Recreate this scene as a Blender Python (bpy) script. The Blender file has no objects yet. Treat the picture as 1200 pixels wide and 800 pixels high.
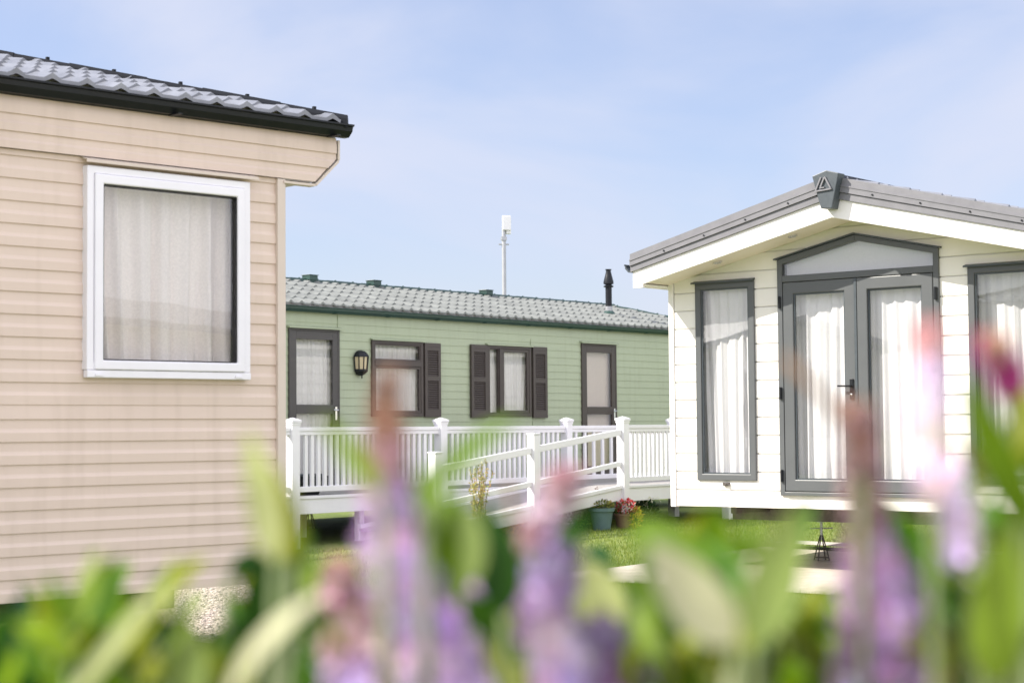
import bpy, bmesh, math, random
import numpy as np
from mathutils import Vector, Matrix
random.seed(7)
R = math.radians
scn = bpy.context.scene
col = scn.collection

# ------------------------------------------------------------------ camera
F_PX, CAM_H = 2090.0, 1.35
PITCH, ROLL = math.atan(102.6 / F_PX), 0.0084
FW = Vector((0, math.cos(PITCH), math.sin(PITCH)))
UP0 = Vector((0, -math.sin(PITCH), math.cos(PITCH)))
RT0 = Vector((1, 0, 0))
RT = RT0 * math.cos(ROLL) - UP0 * math.sin(ROLL)
UP = UP0 * math.cos(ROLL) + RT0 * math.sin(ROLL)
CAM = Vector((0, 0, CAM_H))


def at(u, v, Y):
    d = FW + RT * ((u - 600) / F_PX) + UP * ((400 - v) / F_PX)
    return CAM + d * (Y / d.y)


cam_d = bpy.data.cameras.new('camera')
cam = bpy.data.objects.new('camera', cam_d)
col.objects.link(cam)
cam.matrix_world = Matrix(((RT.x, UP.x, -FW.x, 0), (RT.y, UP.y, -FW.y, 0), (RT.z, UP.z, -FW.z, CAM_H), (0, 0, 0, 1)))
cam_d.sensor_width = 36.0
cam_d.lens = F_PX / 1200 * 36
cam_d.clip_start, cam_d.clip_end = 0.05, 3000
cam_d.dof.use_dof = True
cam_d.dof.focus_distance = 13.5
cam_d.dof.aperture_fstop = 5.0
cam_d.dof.aperture_blades = 0
scn.camera = cam


# ------------------------------------------------------------------ materials
def newmat(name):
    m = bpy.data.materials.new(name)
    m.use_nodes = True
    nt = m.node_tree
    b = nt.nodes['Principled BSDF']
    return m, nt, b


def mat(name, c, rough=0.5, var=0.06, vscale=3.0, bump=0.0, bscale=120.0, metal=0.0, spec=0.5, dirt=0.0, coat=0.0):
    m, nt, b = newmat(name)
    N, L = nt.nodes, nt.links
    tc = N.new('ShaderNodeTexCoord')
    no = N.new('ShaderNodeTexNoise')
    no.inputs['Scale'].default_value = vscale
    no.inputs['Detail'].default_value = 6
    no.inputs['Roughness'].default_value = 0.62
    L.new(tc.outputs['Object'], no.inputs['Vector'])
    mr = N.new('ShaderNodeMapRange')
    mr.inputs[1].default_value, mr.inputs[2].default_value = 0.3, 0.7
    mr.inputs[3].default_value, mr.inputs[4].default_value = 1 - var, 1 + var
    L.new(no.outputs['Fac'], mr.inputs[0])
    mx = N.new('ShaderNodeMix')
    mx.data_type = 'RGBA'
    mx.blend_type = 'MULTIPLY'
    mx.inputs[0].default_value = 1
    mx.inputs[6].default_value = (*c, 1)
    L.new(mr.outputs[0], mx.inputs[7])
    out = mx.outputs[2]
    if dirt:
        st = N.new('ShaderNodeTexNoise')
        st.inputs['Scale'].default_value = 1.0
        st.inputs['Detail'].default_value = 5
        mp = N.new('ShaderNodeMapping')
        mp.inputs['Scale'].default_value = (14, 14, 1.2)
        L.new(tc.outputs['Object'], mp.inputs[0])
        L.new(mp.outputs[0], st.inputs['Vector'])
        r2 = N.new('ShaderNodeMapRange')
        r2.inputs[1].default_value, r2.inputs[2].default_value = 0.5, 0.75
        r2.inputs[3].default_value, r2.inputs[4].default_value = 0, dirt
        L.new(st.outputs['Fac'], r2.inputs[0])
        m2 = N.new('ShaderNodeMix')
        m2.data_type = 'RGBA'
        L.new(r2.outputs[0], m2.inputs[0])
        L.new(out, m2.inputs[6])
        m2.inputs[7].default_value = (c[0] * .55, c[1] * .52, c[2] * .45, 1)
        out = m2.outputs[2]
    L.new(out, b.inputs['Base Color'])
    rr = N.new('ShaderNodeMapRange')
    rr.inputs[3].default_value, rr.inputs[4].default_value = max(rough - .08, .03), min(rough + .08, 1)
    L.new(no.outputs['Fac'], rr.inputs[0])
    L.new(rr.outputs[0], b.inputs['Roughness'])
    b.inputs['Metallic'].default_value = metal
    b.inputs['Specular IOR Level'].default_value = spec
    b.inputs['Coat Weight'].default_value = coat
    if bump:
        n2 = N.new('ShaderNodeTexNoise')
        n2.inputs['Scale'].default_value = bscale
        n2.inputs['Detail'].default_value = 4
        L.new(tc.outputs['Object'], n2.inputs['Vector'])
        bp = N.new('ShaderNodeBump')
        bp.inputs['Strength'].default_value = bump
        bp.inputs['Distance'].default_value = 0.01
        L.new(n2.outputs['Fac'], bp.inputs['Height'])
        L.new(bp.outputs[0], b.inputs['Normal'])
    return m


def leafmat(name, c, trans=0.45, rough=0.4, attr=False, spec=0.5):
    m, nt, b = newmat(name)
    N, L = nt.nodes, nt.links
    tc = N.new('ShaderNodeTexCoord')
    no = N.new('ShaderNodeTexNoise')
    no.inputs['Scale'].default_value = 30
    L.new(tc.outputs['Object'], no.inputs['Vector'])
    hs = N.new('ShaderNodeHueSaturation')
    mr = N.new('ShaderNodeMapRange')
    mr.inputs[1].default_value, mr.inputs[2].default_value = .3, .7
    mr.inputs[3].default_value, mr.inputs[4].default_value = .75, 1.25
    L.new(no.outputs['Fac'], mr.inputs[0])
    L.new(mr.outputs[0], hs.inputs['Value'])
    if attr:
        a = N.new('ShaderNodeAttribute')
        a.attribute_name = 'tint'
        L.new(a.outputs['Color'], hs.inputs['Color'])
    else:
        hs.inputs['Color'].default_value = (*c, 1)
    L.new(hs.outputs[0], b.inputs['Base Color'])
    b.inputs['Roughness'].default_value = rough
    b.inputs['Specular IOR Level'].default_value = spec
    tr = N.new('ShaderNodeBsdfTranslucent')
    h2 = N.new('ShaderNodeHueSaturation')
    h2.inputs['Saturation'].default_value = 1.1
    h2.inputs['Value'].default_value = 1.5
    L.new(hs.outputs[0], h2.inputs['Color'])
    L.new(h2.outputs[0], tr.inputs['Color'])
    ms = N.new('ShaderNodeMixShader')
    ms.inputs[0].default_value = trans
    L.new(b.outputs[0], ms.inputs[1])
    L.new(tr.outputs[0], ms.inputs[2])
    L.new(ms.outputs[0], N['Material Output'].inputs['Surface'])
    return m


def glassmat(name, ior=1.6, tint=(.975, .98, .98)):
    m, nt, b = newmat(name)
    N, L = nt.nodes, nt.links
    N.remove(b)
    t = N.new('ShaderNodeBsdfTransparent')
    t.inputs[0].default_value = (*tint, 1)
    g = N.new('ShaderNodeBsdfGlossy')
    g.inputs['Roughness'].default_value = 0.0
    tc = N.new('ShaderNodeTexCoord')
    no = N.new('ShaderNodeTexNoise')
    no.inputs['Scale'].default_value = 1.6
    L.new(tc.outputs['Object'], no.inputs['Vector'])
    bp = N.new('ShaderNodeBump')
    bp.inputs['Strength'].default_value = 0.03
    bp.inputs['Distance'].default_value = 0.02
    L.new(no.outputs['Fac'], bp.inputs['Height'])
    L.new(bp.outputs[0], g.inputs['Normal'])
    lw = N.new('ShaderNodeLayerWeight')
    lw.inputs['Blend'].default_value = .5
    pw_ = N.new('ShaderNodeMath')
    pw_.operation = 'POWER'
    pw_.inputs[1].default_value = 5
    L.new(lw.outputs['Facing'], pw_.inputs[0])
    f0 = ((ior - 1) / (ior + 1)) ** 2
    ml = N.new('ShaderNodeMath')
    ml.operation = 'MULTIPLY_ADD'
    ml.inputs[1].default_value = 1 - f0
    ml.inputs[2].default_value = f0
    L.new(pw_.outputs[0], ml.inputs[0])
    ms = N.new('ShaderNodeMixShader')
    L.new(ml.outputs[0], ms.inputs[0])
    L.new(t.outputs[0], ms.inputs[1])
    L.new(g.outputs[0], ms.inputs[2])
    L.new(ms.outputs[0], N['Material Output'].inputs['Surface'])
    return m


def curtainmat(name, c, lace=0.0, trans=0.5, vary=0.1):
    m, nt, b = newmat(name)
    N, L = nt.nodes, nt.links
    tc = N.new('ShaderNodeTexCoord')
    w = N.new('ShaderNodeTexNoise')
    w.inputs['Scale'].default_value = 90
    w.inputs['Detail'].default_value = 3
    L.new(tc.outputs['Object'], w.inputs['Vector'])
    mr = N.new('ShaderNodeMapRange')
    mr.inputs[1].default_value, mr.inputs[2].default_value = .35, .65
    mr.inputs[3].default_value, mr.inputs[4].default_value = 1 - vary, 1.0
    L.new(w.outputs['Fac'], mr.inputs[0])
    mx = N.new('ShaderNodeMix')
    mx.data_type = 'RGBA'
    mx.blend_type = 'MULTIPLY'
    mx.inputs[0].default_value = 1
    mx.inputs[6].default_value = (*c, 1)
    L.new(mr.outputs[0], mx.inputs[7])
    d = N.new('ShaderNodeBsdfDiffuse')
    t = N.new('ShaderNodeBsdfTranslucent')
    L.new(mx.outputs[2], d.inputs[0])
    L.new(mx.outputs[2], t.inputs[0])
    ms = N.new('ShaderNodeMixShader')
    ms.inputs[0].default_value = trans
    L.new(d.outputs[0], ms.inputs[1])
    L.new(t.outputs[0], ms.inputs[2])
    tp = N.new('ShaderNodeBsdfTransparent')
    m2 = N.new('ShaderNodeMixShader')
    m2.inputs[0].default_value = 0.04
    if lace:
        v = N.new('ShaderNodeTexVoronoi')
        v.inputs['Scale'].default_value = 75
        L.new(tc.outputs['Object'], v.inputs['Vector'])
        r3 = N.new('ShaderNodeMapRange')
        r3.inputs[1].default_value, r3.inputs[2].default_value = .1, .7
        r3.inputs[3].default_value, r3.inputs[4].default_value = lace, 0.02
        L.new(v.outputs['Distance'], r3.inputs[0])
        L.new(r3.outputs[0], m2.inputs[0])
    L.new(ms.outputs[0], m2.inputs[1])
    L.new(tp.outputs[0], m2.inputs[2])
    L.new(m2.outputs[0], N['Material Output'].inputs['Surface'])
    return m


def flowermat(name):
    return leafmat(name, (1, 1, 1), trans=.22, rough=.6, attr=True, spec=.2)


M = {}
M['cream'] = mat('cream siding', (.64, .525, .445), .42, .035, 1.6, .05, 260, dirt=.17)
M['cream_trim'] = mat('cream trim', (.61, .53, .46), .4, .04)
M['cream_soffit'] = mat('cream soffit', (.62, .59, .60), .5, .04)
M['white_pvc'] = mat('white window plastic', (.78, .775, .82), .3, .03, dirt=.03)
M['black_pvc'] = mat('black gutter plastic', (.007, .009, .012), .45, .2, spec=.3)
M['seal'] = mat('black rubber seal', (.015, .015, .017), .6, .1)
M['slate'] = mat('grey coated roof tile', (.18, .19, .215), .32, .25, 5, .12, 420, spec=.7)
M['slate_dark'] = mat('dark roof ridge metal', (.008, .010, .014), .6, .2, spec=.2)
M['green'] = mat('sage green siding', (.37, .425, .29), .45, .04, 1.6, .05, 220, dirt=.18)
M['green_tile'] = mat('grey green roof tile', (.175, .186, .174), .5, .25, 4, .12, 420, spec=.6)
M['green_dark'] = mat('dark green gutter', (.02, .055, .045), .4, .15)
M['brown'] = mat('dark brown plastic', (.055, .043, .038), .42, .1)
M['brown_door'] = mat('dark grey brown door', (.060, .056, .054), .42, .1)
M['white'] = mat('white siding', (.80, .78, .74), .45, .03, 1.5, .04, 200, dirt=.03)
M['white_trim'] = mat('white trim', (.82, .80, .78), .4, .025)
M['soffit'] = mat('white soffit', (.76, .70, .61), .5, .03)
M['grey'] = mat('anthracite grey frame', (.088, .095, .10), .42, .05)
M['grey_dark'] = mat('dark grey metal', (.055, .068, .078), .42, .12, 20)
M['verge'] = mat('mid grey roof edge', (.175, .175, .19), .40, .08, 8)
M['rail'] = mat('white deck plastic', (.76, .755, .80), .35, .03, dirt=.04)
M['deckboard'] = mat('grey deck board', (.30, .29, .28), .7, .15, 8)
M['steel'] = mat('galvanised steel', (.42, .43, .44), .45, .15, 12, metal=.7)
M['rust'] = mat('grimy steel', (.09, .08, .07), .7, .3, 15, .2, 80)
M['chrome'] = mat('chrome handle', (.75, .75, .76), .18, .05, metal=1)
M['dark_int'] = mat('dim interior lining', (.30, .27, .24), .8, .1)
M['glass'] = glassmat('window glass', 1.72)
M['lglass'] = glassmat('clear glass', 1.55)
M['amber'] = mat('yellowed lantern glass', (.55, .47, .30), .25, .1)
M['net'] = curtainmat('net curtain', (.86, .84, .82), .03, .12, .14)
M['lace'] = curtainmat('lace curtain', (.90, .83, .78), .02, .05, .09)
M['sheer'] = curtainmat('sheer white curtain', (.82, .81, .83), 0, .08, .05)
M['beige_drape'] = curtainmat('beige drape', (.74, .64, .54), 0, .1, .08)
M['teal_pot'] = mat('teal plastic pot', (.10, .17, .18), .5, .12, 9)
M['brown_pot'] = mat('brown clay pot', (.20, .12, .085), .75, .2, 12, .2, 90)
M['soil'] = mat('dark soil', (.03, .022, .016), .95, .3, 30, .5, 60)
M['antenna'] = mat('white antenna box', (.80, .80, .80), .5, .03)
M['pole'] = mat('grey pole', (.40, .41, .43), .5, .08, metal=.4)
M['stem'] = leafmat('green stem', (.10, .14, .035), .1, .5)
M['stem_red'] = leafmat('reddish stem', (.20, .10, .06), .1, .5)
M['twig'] = mat('brown twig', (.16, .10, .06), .8, .25, 40)
M['hebe'] = leafmat('leaf with varied green', (.1, .2, .03), .34, .5, True, .15)
M['petal'] = flowermat('purple floret')
M['smallleaf'] = leafmat('small leaf', (.1, .2, .03), .35, .5, True)


# ------------------------------------------------------------------ mesh builder
class MB:
    def __init__(s):
        s.v, s.f, s.mi, s.tint = [], [], [], []
        s.cur = 0
        s.c = (1, 1, 1)

    def add(s, vs, fs):
        b = len(s.v)
        s.v += [tuple(x) for x in vs]
        s.tint += [s.c] * len(vs)
        for f in fs:
            s.f.append(tuple(b + i for i in f))
            s.mi.append(s.cur)

    def box(s, x0, x1, y0, y1, z0, z1):
        s.add([(x0, y0, z0), (x1, y0, z0), (x1, y1, z0), (x0, y1, z0), (x0, y0, z1), (x1, y0, z1), (x1, y1, z1), (x0, y1, z1)],
              [(0, 3, 2, 1), (4, 5, 6, 7), (0, 1, 5, 4), (1, 2, 6, 5), (2, 3, 7, 6), (3, 0, 4, 7)])

    def prism(s, pts, fn0, fn1):
        """closed outline pts (2d) carried by fn0(p) and fn1(p) to its two end faces"""
        n = len(pts)
        s.add([fn0(p) for p in pts] + [fn1(p) for p in pts],
              [tuple(range(n - 1, -1, -1)), tuple(range(n, 2 * n))] + [(i, (i + 1) % n, n + (i + 1) % n, n + i) for i in range(n)])

    def tube(s, pts, rad, n=8, cap=True):
        pts = [Vector(p) for p in pts]
        if not isinstance(rad, (list, tuple)):
            rad = [rad] * len(pts)
        rings = []
        prev = None
        for i, p in enumerate(pts):
            d = (pts[min(i + 1, len(pts) - 1)] - pts[max(i - 1, 0)]).normalized()
            a = prev if prev is not None else (Vector((0, 0, 1)) if abs(d.z) < .9 else Vector((1, 0, 0)))
            x = (a - d * a.dot(d)).normalized()
            y = d.cross(x)
            prev = x
            rings.append([p + (x * math.cos(t) + y * math.sin(t)) * rad[i] for t in [2 * math.pi * k / n for k in range(n)]])
        vs = [q for r in rings for q in r]
        fs = [(i * n + k, i * n + (k + 1) % n, (i + 1) * n + (k + 1) % n, (i + 1) * n + k) for i in range(len(pts) - 1) for k in range(n)]
        if cap:
            fs += [tuple(range(n - 1, -1, -1)), tuple((len(pts) - 1) * n + k for k in range(n))]
        s.add(vs, fs)

    def lathe(s, prof, c=(0, 0, 0), n=24):
        vs, fs = [], []
        for (r, z) in prof:
            for k in range(n):
                t = 2 * math.pi * k / n
                vs.append((c[0] + r * math.cos(t), c[1] + r * math.sin(t), c[2] + z))
        for i in range(len(prof) - 1):
            for k in range(n):
                fs.append((i * n + k, i * n + (k + 1) % n, (i + 1) * n + (k + 1) % n, (i + 1) * n + k))
        s.add(vs, fs)

    def build(s, name, mats, parent=None, smooth=False, bevel=0.0, angle=None):
        me = bpy.data.meshes.new(name)
        me.from_pydata(s.v, [], s.f)
        if not isinstance(mats, (list, tuple)):
            mats = [mats]
        for m in mats:
            me.materials.append(m)
        me.polygons.foreach_set('material_index', s.mi)
        if any(t != (1, 1, 1) for t in s.tint):
            ca = me.color_attributes.new('tint', 'FLOAT_COLOR', 'POINT')
            ca.data.foreach_set('color', np.array([(*t, 1) for t in s.tint], dtype=np.float32).ravel())
        bm = bmesh.new()
        bm.from_mesh(me)
        bmesh.ops.recalc_face_normals(bm, faces=bm.faces)
        bm.to_mesh(me)
        bm.free()
        if smooth:
            me.polygons.foreach_set('use_smooth', [True] * len(me.polygons))
            if angle:
                me.set_sharp_from_angle(angle=R(angle))
        me.update()
        o = bpy.data.objects.new(name, me)
        col.objects.link(o)
        if parent:
            o.parent = parent
        if bevel:
            b = o.modifiers.new('bevel', 'BEVEL')
            b.width = bevel
            b.segments = 2
            b.limit_method = 'ANGLE'
            b.angle_limit = R(40)
            b.harden_normals = False
        return o


def tag(o, label=None, cat=None, group=None, kind=None):
    if label: o['label'] = label
    if cat: o['category'] = cat
    if group: o['group'] = group
    if kind: o['kind'] = kind
    return o


def empty(name, loc, rz, label, cat, group=None):
    o = bpy.data.objects.new(name, None)
    col.objects.link(o)
    o.location = loc
    o.rotation_euler = (0, 0, R(rz))
    o.empty_display_size = .2
    return tag(o, label, cat, group)


# ------------------------------------------------------------------ ground height
def gz(x, y):
    t = min(max((y - 16) / 6, 0), 1)
    return .10 * t * t * (3 - 2 * t)


# ------------------------------------------------------------------ building helpers (local: x along the wall, -y outward, z up)
def clipseg(p, q, lo, hi):
    (z0, o0), (z1, o1) = p, q
    if abs(z1 - z0) < 1e-7:
        return (p, q) if lo < z0 < hi else None
    a, b = max(z0, lo), min(z1, hi)
    if b - a < 1e-6:
        return None
    fo = lambda z: o0 + (o1 - o0) * (z - z0) / (z1 - z0)
    return ((a, fo(a)), (b, fo(b)))


def profile(z0, z1, pitch, kind, start=None):
    """siding profile as (z, outward offset) from z0 up to z1; start = height of one course line"""
    shape = {'vinyl': [(0, .0075), (.40, .0072), (.50, .0035), (.58, .0015), (1, .0)],
             'lap': [(0, .009), (1, .002)],
             'plank': [(0, .010), (.05, .012), (.93, .012), (.932, -.006), (1, -.006)]}[kind]
    start = z0 if start is None else start
    k = math.floor((z0 - start) / pitch)
    pts = []
    while start + k * pitch < z1:
        b = start + k * pitch
        pts += [(b + s * pitch, o) for s, o in shape]
        k += 1
    return pts


def siding(mb, prof, a0, a1, zlo, zhi, holes=(), fmap=lambda a, o, z: (a, -o, z), sub=0):
    """holes: (a0, a1, zb, zt); zhi and zt may be functions of a"""
    cuts = {a0, a1}
    for h in holes:
        cuts |= {h[0], h[1]}
        if callable(h[3]):
            for i in range(1, 16):
                cuts.add(h[0] + (h[1] - h[0]) * i / 16)
    if sub:
        for i in range(1, sub):
            cuts.add(a0 + (a1 - a0) * i / sub)
    cuts = sorted(c for c in cuts if a0 <= c <= a1)
    for x0, x1 in zip(cuts, cuts[1:]):
        xm = (x0 + x1) / 2
        top = zhi(xm) if callable(zhi) else zhi
        ranges = [(zlo, top)]
        for h in holes:
            if h[0] <= xm <= h[1]:
                zt = h[3](xm) if callable(h[3]) else h[3]
                nr = []
                for lo, hi in ranges:
                    if h[2] > lo: nr.append((lo, min(h[2], hi)))
                    if zt < hi: nr.append((max(zt, lo), hi))
                ranges = nr
        for lo, hi in ranges:
            for p, q in zip(prof, prof[1:]):
                c = clipseg(p, q, lo, hi)
                if c:
                    (za, oa), (zb, ob) = c
                    mb.add([fmap(x0, oa, za), fmap(x1, oa, za), fmap(x1, ob, zb), fmap(x0, ob, zb)], [(0, 1, 2, 3)])


def frame_rect(mb, a0, a1, z0, z1, w, o0, o1, wb=None):
    """one mitred ring"""
    wb = wb or w
    O = [(a0, z0), (a1, z0), (a1, z1), (a0, z1)]
    I = [(a0 + w, z0 + wb), (a1 - w, z0 + wb), (a1 - w, z1 - w), (a0 + w, z1 - w)]
    vs = [(x, -o, z) for o in (o1, o0) for ring in (O, I) for x, z in ring]
    fs = []
    for i in range(4):
        j = (i + 1) % 4
        fs += [(i, j, 4 + j, 4 + i), (8 + i, 12 + i, 12 + j, 8 + j), (i, 8 + i, 8 + j, j), (4 + i, 4 + j, 12 + j, 12 + i)]
    mb.add(vs, fs)


def pane(parent, a0, a1, z0, z1, o, m=None, name='pane'):
    mb = MB()
    mb.box(a0, a1, -o, -o + .006, z0, z1)
    return mb.build(name, m or M['glass'], parent)


def curtain(frame, name, label, a0, a1, z0, z1, depth, m, pleats, amp, seed, flare=0.0, skew=0.0, group=None):
    """a hanging pleated sheet with real folds, gathered at its top; stands inside the window"""
    rnd = random.Random(seed)
    na, nz = int(pleats * 10), 26
    ph = [rnd.uniform(0, 6.28) for _ in range(6)]
    vs, fs = [], []
    for j in range(nz + 1):
        t = j / nz                       # 0 top
        z = z1 + (z0 - z1) * t
        for i in range(na + 1):
            s = i / na
            warp = s + .018 * math.sin(7 * s + ph[0]) + .012 * math.sin(17 * s + ph[1]) + skew * t * (s - .5) * .5
            x = a0 + (a1 - a0) * (s + flare * t * math.sin(5.2 * s + ph[2]) * .05 + skew * t * math.sin(math.pi * s) * .12)
            A = amp * (.55 + .45 * math.sin(9 * s + ph[3]) ** 2) * (.55 + .6 * t)
            y = depth + A * math.sin(2 * math.pi * pleats * warp + ph[4]) + .4 * A * math.sin(2 * math.pi * pleats * 2.3 * warp + ph[5] + t)
            vs.append((x, y, z))
    for j in range(nz):
        for i in range(na):
            b = j * (na + 1) + i
            fs.append((b, b + 1, b + na + 2, b + na + 1))
    mb = MB()
    mb.add(vs, fs)
    o = mb.build(name, m, None, True)
    o.matrix_world = frame.matrix_basis.copy() if False else Matrix.LocRotScale(frame.location, frame.rotation_euler, None)
    return tag(o, label, 'curtain', group)


def shell(mb, a0, a1, y0, y1, z0, z1, top=True):
    """inner lining: back, two ends, floor, ceiling"""
    mb.add([(a0, y0, z0), (a1, y0, z0), (a1, y1, z0), (a0, y1, z0), (a0, y0, z1), (a1, y0, z1), (a1, y1, z1), (a0, y1, z1)],
           [(0, 1, 2, 3), (4, 5, 6, 7), (1, 2, 6, 5), (2, 3, 7, 6), (3, 0, 4, 7)])


def tile_sheet(mb, n_cols, per, run, p, step, amp, lip, place, span):
    """pantile-profile sheet; place(s, r, h): s along the eave, r horizontal run up the slope, h height over the slope plane
    span(r) -> (s_min, s_max) limits of the sheet at this run"""
    sub = 8
    s0, s1 = span(0)
    S = [s0 + i * per / sub for i in range(int((s1 - s0) / per * sub) + 1)] + [s1]

    def wv(s):
        t = (s / per) % 1.0
        return amp * (math.exp(-((t - .5) / .17) ** 2) + .12 * math.cos(2 * math.pi * t))
    rows = [(0, -.012)]
    k = 0
    while k * step < run - 1e-6:
        r0, r1 = k * step, min((k + 1) * step, run)
        rows.append((r0, lip))
        rows.append(((r0 + r1) / 2, lip * .5))
        rows.append((r1, 0))
        k += 1
    vs, fs = [], []
    for (r, h) in rows:
        lo, hi = span(r)
        for s in S:
            sc = min(max(s, lo), hi)
            c = wv(sc)
            vs.append(place(sc, r, h * (.30 + .70 * min(1, max(0, c / amp))) + c if h > 0 else h + c))
    n = len(S)
    for j in range(len(rows) - 1):
        for i in range(n - 1):
            b = j * n + i
            fs.append((b, b + 1, b + n + 1, b + n))
    mb.add(vs, fs)


def hip_roof(parent, a0, a1, W, zE, p, ov, m, mcap, per=.177, step=.3, amp=.026, lip=.02, caps_bumps=True):
    """hipped tile roof over a body from a0..a1, y 0..W; eaves overhang by ov; returns parts"""
    yl, yr = -ov, W + ov
    half = (yr - yl) / 2
    run = half
    A0, A1 = a0, a1
    mb = MB()
    tile_sheet(mb, 0, per, run, p, step, amp, lip, lambda s, r, h: (s, yl + r, zE + p * r + h), lambda r: (A0 + r, A1 - r))
    tile_sheet(mb, 0, per, run, p, step, amp, lip, lambda s, r, h: (s, yr - r, zE + p * r + h), lambda r: (A0 + r, A1 - r))
    tile_sheet(mb, 0, per, run, p, step, amp, lip, lambda s, r, h: (A1 - r, s, zE + p * r + h), lambda r: (yl + r, max(yr - r, yl + r + .001)))
    tile_sheet(mb, 0, per, run, p, step, amp, lip, lambda s, r, h: (A0 + r, s, zE + p * r + h), lambda r: (yl + r, max(yr - r, yl + r + .001)))
    roof = mb.build('roof', m, parent, True, angle=35)
    cb = MB()
    zt = zE + p * run
    hh = (amp + lip) * .62

    def capline(P, Q, w=.036, t=.022):
        P, Q = Vector(P), Vector(Q)
        d = (Q - P).normalized()
        side = d.cross(Vector((0, 0, 1))).normalized()
        n = max(2, int((Q - P).length / .33))
        sec = [(-w, -.045), (-w * .8, 0), (-w * .3, t), (w * .3, t), (w * .8, 0), (w, -.045)]
        f = lambda B: (lambda q: B + side * q[0] + Vector((0, 0, q[1] + hh * .55)))
        for i in range(n):                      # overlapping cap lengths
            B0, B1 = P + (Q - P) * (i / n), P + (Q - P) * ((i + 1) / n + .02)
            up = Vector((0, 0, .004 * (i % 2)))
            cb.prism(sec, f(B0 + up), f(B1 + up))
            c = P + (Q - P) * ((i + .5) / n) + Vector((0, 0, hh * .55 + t))
            cb.box(c.x - .008, c.x + .008, c.y - .008, c.y + .008, c.z - .004, c.z + .014)
    capline((A0 + run, yl + half, zt), (A1 - run, yl + half, zt))
    capline((A1, yl, zE), (A1 - run, yl + half, zt))
    capline((A1, yr, zE), (A1 - run, yl + half, zt))
    capline((A0, yl, zE), (A0 + run, yl + half, zt))
    capline((A0, yr, zE), (A0 + run, yl + half, zt))
    cap = cb.build('ridge_cap', mcap, roof)
    return roof


def gutter(parent, a0, a1, o, ztop, m, name='gutter', h=.062, w=.085):
    """half-ogee gutter profile with open trough"""
    sec = [(o, ztop), (o, ztop - h), (o + w * .45, ztop - h), (o + w * .8, ztop - h * .55), (o + w * .85, ztop - h * .2), (o + w, ztop - .008), (o + w, ztop),
           (o + w - .012, ztop), (o + w - .014, ztop - .012), (o + w * .7, ztop - h * .5), (o + w * .45, ztop - h + .006), (o + .006, ztop - h + .006), (o + .006, ztop)]
    mb = MB()
    mb.prism(sec, lambda q: (a0, -q[0], q[1]), lambda q: (a1, -q[0], q[1]))
    x = a0 + .35
    while x < a1:                                # support brackets
        mb.box(x - .012, x + .012, -o - w - .004, -o, ztop - h - .005, ztop - h + .001)
        x += .95
    return mb.build(name, m, parent)


def chassis(parent, a0, a1, y0, y1, z0):
    mb = MB()
    for y in (y0 + .7, y1 - .7):
        mb.box(a0 + .1, a1 - .1, y - .04, y + .04, z0 - .16, z0 - .01)
    x = a0 + .5
    while x < a1:
        mb.box(x - .03, x + .03, y0 + .05, y1 - .05, z0 - .07, z0 - .012)
        x += 1.3
    return mb.build('chassis', M['rust'], parent)


def axle_stand(loc, label, H, rz=0):
    e = empty('axle_stand', loc, rz, label, 'axle stand', 'axle stands propping the holiday homes')
    mb = MB()
    for k in range(4):
        t = R(45 + 90 * k)
        mb.tube([(.088 * math.cos(t), .088 * math.sin(t), 0), (.012 * math.cos(t), .012 * math.sin(t), H * .62)], .007, 6)
    for k in range(4):
        t, t2 = R(45 + 90 * k), R(135 + 90 * k)
        mb.tube([(.078 * math.cos(t), .078 * math.sin(t), .04), (.078 * math.cos(t2), .078 * math.sin(t2), .04)], .004, 5)
    mb.build('leg_frame', M['rust'], e)
    m2 = MB()
    m2.tube([(0, 0, H * .5), (0, 0, H - .03)], .014, 8)
    m2.box(-.05, .05, -.05, .05, H - .03, H)
    m2.tube([(-.12, 0, H * .78), (.12, 0, H * .78)], .006, 6)
    m2.build('screw_post', M['steel'], e)
    return e


def handle_lever(parent, a, z, o, m, left=True, plate=(.016, .11)):
    mb = MB()
    mb.box(a - plate[0], a + plate[0], -o - .012, -o, z - plate[1], z + plate[1] * .55)
    h = mb.build('handle', m, parent, bevel=.003)
    m2 = MB()
    s = -1 if left else 1
    m2.tube([(a, -o - .008, z), (a, -o - .05, z)], .009, 8)
    m2.tube([(a, -o - .05, z), (a + s * .115, -o - .055, z + .003)], .0085, 8)
    m2.build('lever', m, h, True)
    m3 = MB()
    m3.tube([(a, -o - .01, z - plate[1] * .62), (a, -o - .018, z - plate[1] * .62)], .012, 10)
    m3.build('lock_cylinder', M['chrome'], h, True)
    return h


# =================================================================== GROUND
def sheet(name, fn, nx, ny, m, kind='structure', label=None):
    mb = MB()
    vs = [fn(i / nx, j / ny) for j in range(ny + 1) for i in range(nx + 1)]
    fs = [(j * (nx + 1) + i, j * (nx + 1) + i + 1, (j + 1) * (nx + 1) + i + 1, (j + 1) * (nx + 1) + i) for j in range(ny) for i in range(nx)]
    mb.add(vs, fs)
    o = mb.build(name, m, None, True)
    return tag(o, label, None, None, kind)


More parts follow.
